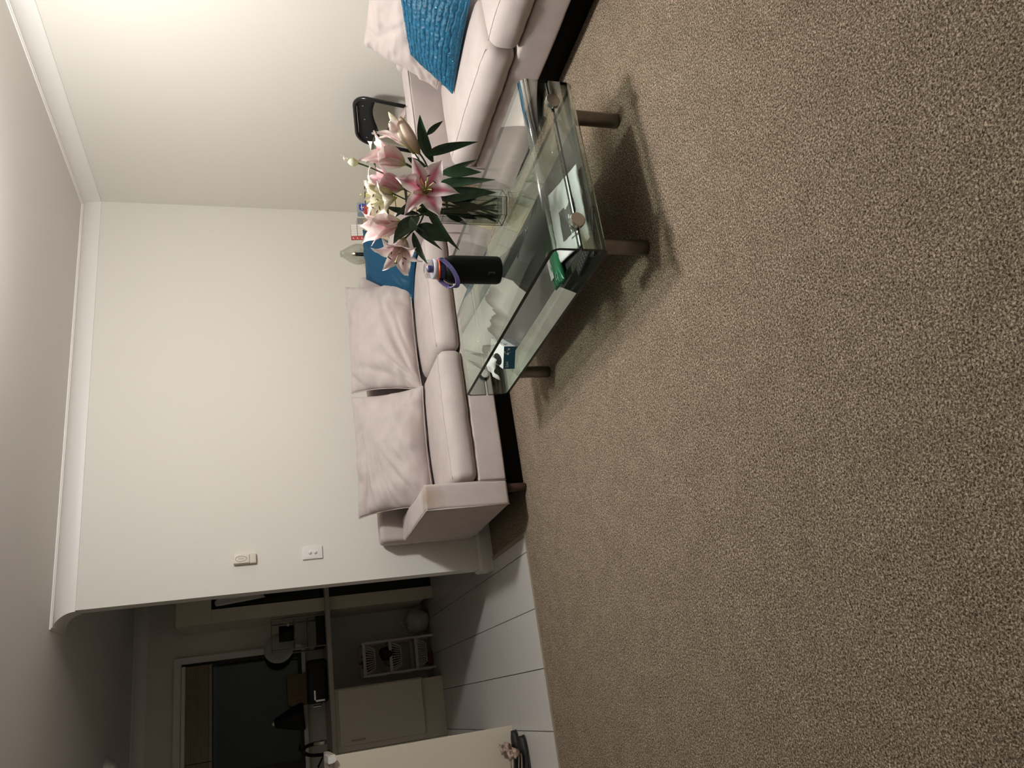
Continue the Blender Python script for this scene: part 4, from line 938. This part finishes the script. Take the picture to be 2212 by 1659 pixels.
# chopping board
MB_ = Matrix.Translation((-3.06, 2.47, BZ1 + 0.001)) @ Matrix.Rotation(-0.18, 4, 'X')
single('chopping_board', 'rounded brown wooden chopping board leaning under the kitchen window', 'chopping board', (-3.06, 2.47, BZ1), xf(rbox((0, 0, 0.155), (0.125, 0.009, 0.155), 0.035, (4, 1, 4), 5), MB_), BOARD, smooth=True)
# toaster
t = Thing('toaster', 'black toaster with chrome trim in front of the chopping board', 'toaster', (-3.03, 2.14, BZ1))
bd = t.part('body', rbox((-3.03, 2.14, BZ1 + 0.082), (0.165, 0.085, 0.080), 0.025, (4, 3, 2)), BLACKP, smooth=True)
t.part('slot', join(box((-3.15, 2.10, BZ1 + 0.1615), (-2.92, 2.115, BZ1 + 0.1635)), box((-3.15, 2.155, BZ1 + 0.1615), (-2.92, 2.17, BZ1 + 0.1635))), DK, bd)
t.part('lever', tube([(-3.197, 2.13, BZ1 + 0.05), (-3.215, 2.13, BZ1 + 0.06), (-3.215, 2.13, BZ1 + 0.12)], 0.008, 6), CHROME, bd)
t.part('trim', join(box((-3.185, 2.053, BZ1 + 0.10), (-3.10, 2.0555, BZ1 + 0.112)), box((-3.185, 2.053, BZ1 + 0.03), (-3.172, 2.0555, BZ1 + 0.112))), CHROME, bd)
t.part('foot', join(*[lathe([(0.012, 0), (0.012, 0.004)], (x, y, BZ1), seg=8) for x in (-3.16, -2.90) for y in (2.08, 2.20)]), BLACKP, bd)
# dish rack
t = Thing('dish_rack', 'two-tier dish rack in the corner of the kitchen worktop', 'dish rack', (-2.64, 2.25, BZ1))
WIRE = mat('dull_wire', (0.25, 0.23, 0.20), 0.35, metal=1.0)
RX0, RX1, RY0, RY1 = -2.765, -2.525, 2.06, 2.42
t.part('tray', join(box((RX0, RY0, BZ1 + 0.001), (RX1, RY1, BZ1 + 0.012)), box((RX0, RY0, BZ1), (RX1, RY0 + 0.01, BZ1 + 0.075)), box((RX0, RY0, BZ1), (RX0 + 0.01, RY1, BZ1 + 0.075))), BLACKP, bevel=0.002)
for x in (RX0, RX1):
    t.part('post', tube([(x, RY0, BZ1), (x, RY0, BZ1 + 0.42)], 0.006, 6), WIRE); t.part('post', tube([(x, RY1, BZ1), (x, RY1, BZ1 + 0.42)], 0.006, 6), WIRE)
for z in (0.42, 0.13, 0.24): t.part('rail', tube([(RX0, RY0, BZ1 + z), (RX1, RY0, BZ1 + z), (RX1, RY1, BZ1 + z), (RX0, RY1, BZ1 + z)], 0.005, 6, closed=True), WIRE)
for k in range(7): t.part('wire', tube([(RX0 + 0.02 + k * 0.034, RY0, BZ1 + 0.24), (RX0 + 0.02 + k * 0.034, RY1, BZ1 + 0.24)], 0.003, 5), WIRE)
single('dinner_plate', 'white round plate standing in the dish rack', 'plate', (-2.74, 2.20, BZ1 + 0.26), lathe([(0, 0), (0.08, 0.002), (0.12, 0.014), (0.118, 0.018), (0.08, 0.006), (0, 0.004)], (-2.735, 2.22, BZ1 + 0.365), (0.15, -1, 0.12), 32, False), mat('plate_grey', (0.42, 0.42, 0.40), 0.3), smooth=True)
t = Thing('saucepan', 'small black saucepan standing on the top tier of the dish rack', 'pan', (-2.62, 2.16, BZ1 + 0.246))
t.part('body', lathe([(0, 0), (0.055, 0), (0.062, 0.008), (0.064, 0.115), (0.060, 0.115), (0.058, 0.012), (0, 0.010)], (-2.63, 2.16, BZ1 + 0.247), seg=24, cap=False), BLACKP, smooth=True)
t.part('knob', lathe([(0, 0), (0.012, 0.002), (0.012, 0.014), (0, 0.018)], (-2.575, 2.10, BZ1 + 0.29), (0.6, -0.8, 0), 12, False), WHITEP, smooth=True)
# tap
t = Thing('kitchen_tap', 'black gooseneck kitchen tap with chrome spout at the sink', 'tap', (-3.58, 2.30, BZ1))
t.part('base', lathe([(0.028, 0), (0.028, 0.012), (0.018, 0.02), (0.016, 0.06)], (-3.58, 2.30, BZ1), seg=16), BLACKP, smooth=True)
t.part('neck', tube(smooth_path([(-3.58, 2.30, BZ1 + 0.03), (-3.57, 2.28, BZ1 + 0.14), (-3.54, 2.24, BZ1 + 0.20), (-3.50, 2.17, BZ1 + 0.19), (-3.487, 2.14, BZ1 + 0.13)], 6), 0.014, 10), BLACKP, smooth=True)
t.part('spout', lathe([(0.017, 0), (0.019, 0.02), (0.016, 0.10), (0.0, 0.10)], (-3.485, 2.135, BZ1 + 0.03), seg=14, cap=True), CHROME, smooth=True)
t.part('lever', tube([(-3.60, 2.28, BZ1 + 0.06), (-3.66, 2.22, BZ1 + 0.10)], 0.007, 6), BLACKP, smooth=True)
# dark conical jug on the sill
t = Thing('conical_jug', 'dark conical jug with shiny stopper standing on the kitchen window sill', 'jug', (-3.27, 2.55, WZ0))
t.part('body', lathe([(0, 0), (0.105, 0.001), (0.108, 0.02), (0.085, 0.10), (0.055, 0.18), (0.038, 0.23), (0, 0.235)], (-3.27, 2.555 - 0.04, WZ0 + 0.0005), (-0.10, 0, 1), 28, False), BLACKP, smooth=True)
t.part('stopper', lathe([(0, 0), (0.024, 0.0), (0.026, 0.014), (0.014, 0.03), (0, 0.034)], (-3.294, 2.515, WZ0 + 0.232), (-0.1, 0, 1), 14, False), CHROME, smooth=True)
# vegetable rack
t = Thing('vegetable_rack', 'white plastic three-tier vegetable rack under the kitchen worktop', 'rack', (-2.92, 2.33, 0))
WR = mat('rack_white', (0.66, 0.60, 0.56), 0.45)
for x in (-3.045, -2.785):
    for y in (2.20, 2.46): t.part('leg', box((x - 0.009, y - 0.008, 0), (x + 0.009, y + 0.008, 0.61)), WR)
for zt_ in (0.605, 0.385, 0.165):
    b_ = t.part('basket', join(box((-3.05, 2.192, zt_ - 0.024), (-2.78, 2.206, zt_)), box((-3.05, 2.454, zt_ - 0.024), (-2.78, 2.468, zt_)), box((-3.052, 2.19, zt_ - 0.024), (-3.038, 2.47, zt_)), box((-2.792, 2.19, zt_ - 0.024), (-2.778, 2.47, zt_)),
        box((-2.99, 2.23, zt_ - 0.108), (-2.84, 2.43, zt_ - 0.102))), WR)
    for k in range(11):
        x = -3.025 + 0.022 * k; xb = -2.915 + (x + 2.915) * 0.66
        t.part('slat', tube([(x, 2.199, zt_ - 0.022), (xb, 2.228, zt_ - 0.104)], 0.0042, 5), WR, b_)
    for k in range(6):
        y = 2.225 + 0.042 * k
        for xa, xb in ((-3.045, -2.988), (-2.785, -2.842)): t.part('slat', tube([(xa, y, zt_ - 0.022), (xb, y, zt_ - 0.104)], 0.004, 5), WR, b_)
ONI = mat('brown_onion', (0.20, 0.085, 0.03), 0.5, var=0.3, vscale=20)
for k, (x, y) in enumerate(((-2.97, 2.27), (-2.885, 2.29), (-2.93, 2.38))):
    single('onion', ['brown onion at the front left of the top basket', 'brown onion at the front right of the top basket', 'brown onion at the back of the top basket'][k], 'onion', (x, y, 0.505), lathe([(0, 0.0), (0.025, 0.004), (0.042, 0.03), (0.043, 0.05), (0.03, 0.075), (0.010, 0.09), (0.006, 0.108), (0, 0.11)], (x, y, 0.5032 + (0.008 if k == 2 else 0)), seg=16, cap=False), ONI, smooth=True, group='brown onions in the rack')
def lump(c, r, seed, amp=0.25, zmin=None):
    V, F = lathe([(0.001, -1)] + [(math.sin(a), -math.cos(a)) for a in [PI * i / 12 for i in range(1, 12)]] + [(0.001, 1)], (0, 0, 0), seg=20, cap=False)
    out = []
    for v in V:
        k = 1 + amp * noise.noise(v * 1.7 + Vector((seed, seed * 2, 0))); p = Vector(c) + Vector((v.x * r[0], v.y * r[1], v.z * r[2])) * k
        if zmin is not None: p.z = max(p.z, zmin)
        out.append(p)
    return out, F
single('produce_bag', 'crumpled grey plastic bag in the middle basket of the rack', 'bag', (-2.90, 2.33, 0.30), lump((-2.90, 2.33, 0.355), (0.085, 0.085, 0.07), 3, 0.35, 0.285), mat('bag_grey', (0.22, 0.22, 0.19), 0.35), smooth=True)
single('black_bag', 'black cloth bag draped over the middle basket edge', 'bag', (-2.88, 2.22, 0.38), lump((-2.885, 2.215, 0.40), (0.055, 0.028, 0.062), 8, 0.35), BLACKP, smooth=True)
single('red_packet', 'dark red packet under the lowest basket of the rack', 'packet', (-2.965, 2.30, 0.0), rbox((-2.965, 2.31, 0.028), (0.055, 0.05, 0.0275), 0.012, (3, 3, 2)), mat('dark_red', (0.14, 0.012, 0.02), 0.5), smooth=True)
t = Thing('shopping_bag', 'knotted white plastic shopping bag on the kitchen tiles', 'bag', (-2.64, 2.33, 0))
t.part('body', lump((-2.64, 2.34, 0.095), (0.115, 0.11, 0.115), 5, 0.22, 0.001), mat('bag_white', (0.50, 0.47, 0.44), 0.35), smooth=True)
for s in (-1, 1): t.part('handle', tube(smooth_path([(-2.66, 2.32, 0.185), (-2.67 + s * 0.03, 2.30, 0.225), (-2.69 + s * 0.05, 2.28, 0.25), (-2.70 + s * 0.02, 2.27, 0.22)], 5), 0.010, 6, flat=0.4), MATS['bag_white'], smooth=True)
# peninsula
t = Thing('peninsula', 'kitchen peninsula end panel with rounded rail at the left of the tiles', 'cabinet', (-4.05, 0.35, 0))
t.part('end_panel', box((-4.7, 0.065, 0.0), (-3.506, 0.085, 1.018)), KPAINT, bevel=0.002)
t.part('carcass', box((-4.7, 0.0855, 0.0), (-3.53, 0.66, 1.005)), KPAINT)
t.part('top', box((-4.7, 0.086, 1.006), (-3.50, 0.68, 1.040)), KPAINT, bevel=0.006)
dprof = [(-0.018, 0.020), (0.018, 0.020)] + [(0.018 * math.cos(a), 0.006 - 0.030 * math.sin(a)) for a in [PI * i / 10 for i in range(0, 11)]]
V = [Vector((-3.522 + x, y, 1.032 + z)) for y in (0.030, 0.40) for x, z in dprof]; k = len(dprof)
t.part('rail', (V, [(i, (i + 1) % k, k + (i + 1) % k, k + i) for i in range(k)] + [tuple(range(k)), tuple(range(k, 2 * k))[::-1]]), TRIM)
# shoes
def shoe(label, M_, seed):
    t = Thing('shoe', label, 'shoe', M_.translation, 'black slip-on shoes with patterned bows')
    n = 18; V, F = [], []; seg = 14; rim = []
    for i in range(n + 1):
        s = i / n; x = 0.245 * s; w = 0.034 * (0.55 + 0.6 * math.sin(PI * min(1, s * 1.02)) ** 0.5) * (1 if s < 0.93 else 0.75) * (0.75 + 0.35 * sstep(0.35, 0.75, s)); h = 0.062 - 0.030 * sstep(0.1, 0.55, s) - 0.006 * sstep(0.8, 1, s)
        for k in range(seg + 1):
            a = PI * k / seg; open_ = 0.10 < s < 0.62
            cy, sz = math.cos(a), math.sin(a)
            z = h * (min(sz, 0.90) if open_ else sz ** 0.7) + 0.006
            y = w * (cy if abs(cy) > 0.25 or not open_ else math.copysign(0.25 + 0.62 * 0 + 0.6, cy) if False else cy)
            if open_ and abs(cy) < 0.72: z = 0.016; 
            V.append(M_ @ Vector((x, y, z)))
    for i in range(n):
        for k in range(seg): a = i * (seg + 1) + k; F.append((a, a + 1, a + seg + 2, a + seg + 1))
    up_ = t.part('upper', (V, F), mat('shoe_black', (0.012, 0.011, 0.011), 0.6), smooth=True); m_ = up_.modifiers.new('s', 'SOLIDIFY'); m_.thickness = 0.003
    out = [(0.125 + 0.124 * math.cos(a), (0.036 + 0.010 * math.cos(a)) * math.sin(a)) for a in [k * 2 * PI / 28 for k in range(28)]]
    V, F = prism(out, 0.0, 0.008); t.part('sole', xf((V, F), M_), mat('shoe_sole', (0.05, 0.04, 0.035), 0.8))
    t.part('topline', xf(tube(smooth_path([(0.02, 0.018, 0.060), (0.09, 0.031, 0.050), (0.145, 0.022, 0.040), (0.158, 0.0, 0.040), (0.145, -0.022, 0.040), (0.09, -0.031, 0.050), (0.02, -0.018, 0.060)], 6), 0.0042, 6), M_), mat('shoe_trim', (0.30, 0.24, 0.19), 0.8), smooth=True)
    BW = mat('bow_fabric', (0.42, 0.31, 0.25), 0.8, var=0.75, vscale=55)
    for s in (-1, 1):
        V, F = pillow((0.158, s * 0.004, 0.046), (0.180, s * 0.004, 0.052), (0.196, s * 0.066, 0.100), (0.130, s * 0.066, 0.088), 0.030, n=10, seed=seed, wr=0.003); t.part('bow_loop', xf((V, F), M_), BW, smooth=True)
    t.part('bow_knot', xf(lump((0.168, 0, 0.051), (0.010, 0.008, 0.009), 2), M_), BW, smooth=True)
shoe('black slip-on shoe with patterned bow standing against the peninsula panel', Matrix.Translation((-3.775, -0.035, 0.001)) @ Matrix.Rotation(0.10, 4, 'Z'), 1)
shoe('black slip-on shoe with patterned bow nearest the carpet edge', Matrix.Translation((-3.800, -0.185, 0.001)) @ Matrix.Rotation(0.12, 4, 'Z'), 2)
# kitchen ceiling light, unlit
t = Thing('ceiling_light', 'unlit round ceiling light dome in the dark kitchen', 'ceiling light', (-3.47, 1.62, 2.40))
t.part('dome', lathe([(0.15, 0), (0.145, -0.02), (0.11, -0.055), (0.05, -0.072), (0, -0.075)], (-3.49, 1.60, 2.3995), seg=32, cap=False), WHITEP, smooth=True)
t.part('rim', lathe([(0.155, 0), (0.158, -0.006), (0.15, -0.012)], (-3.49, 1.60, 2.3995), seg=32, cap=False), TRIM, smooth=True)
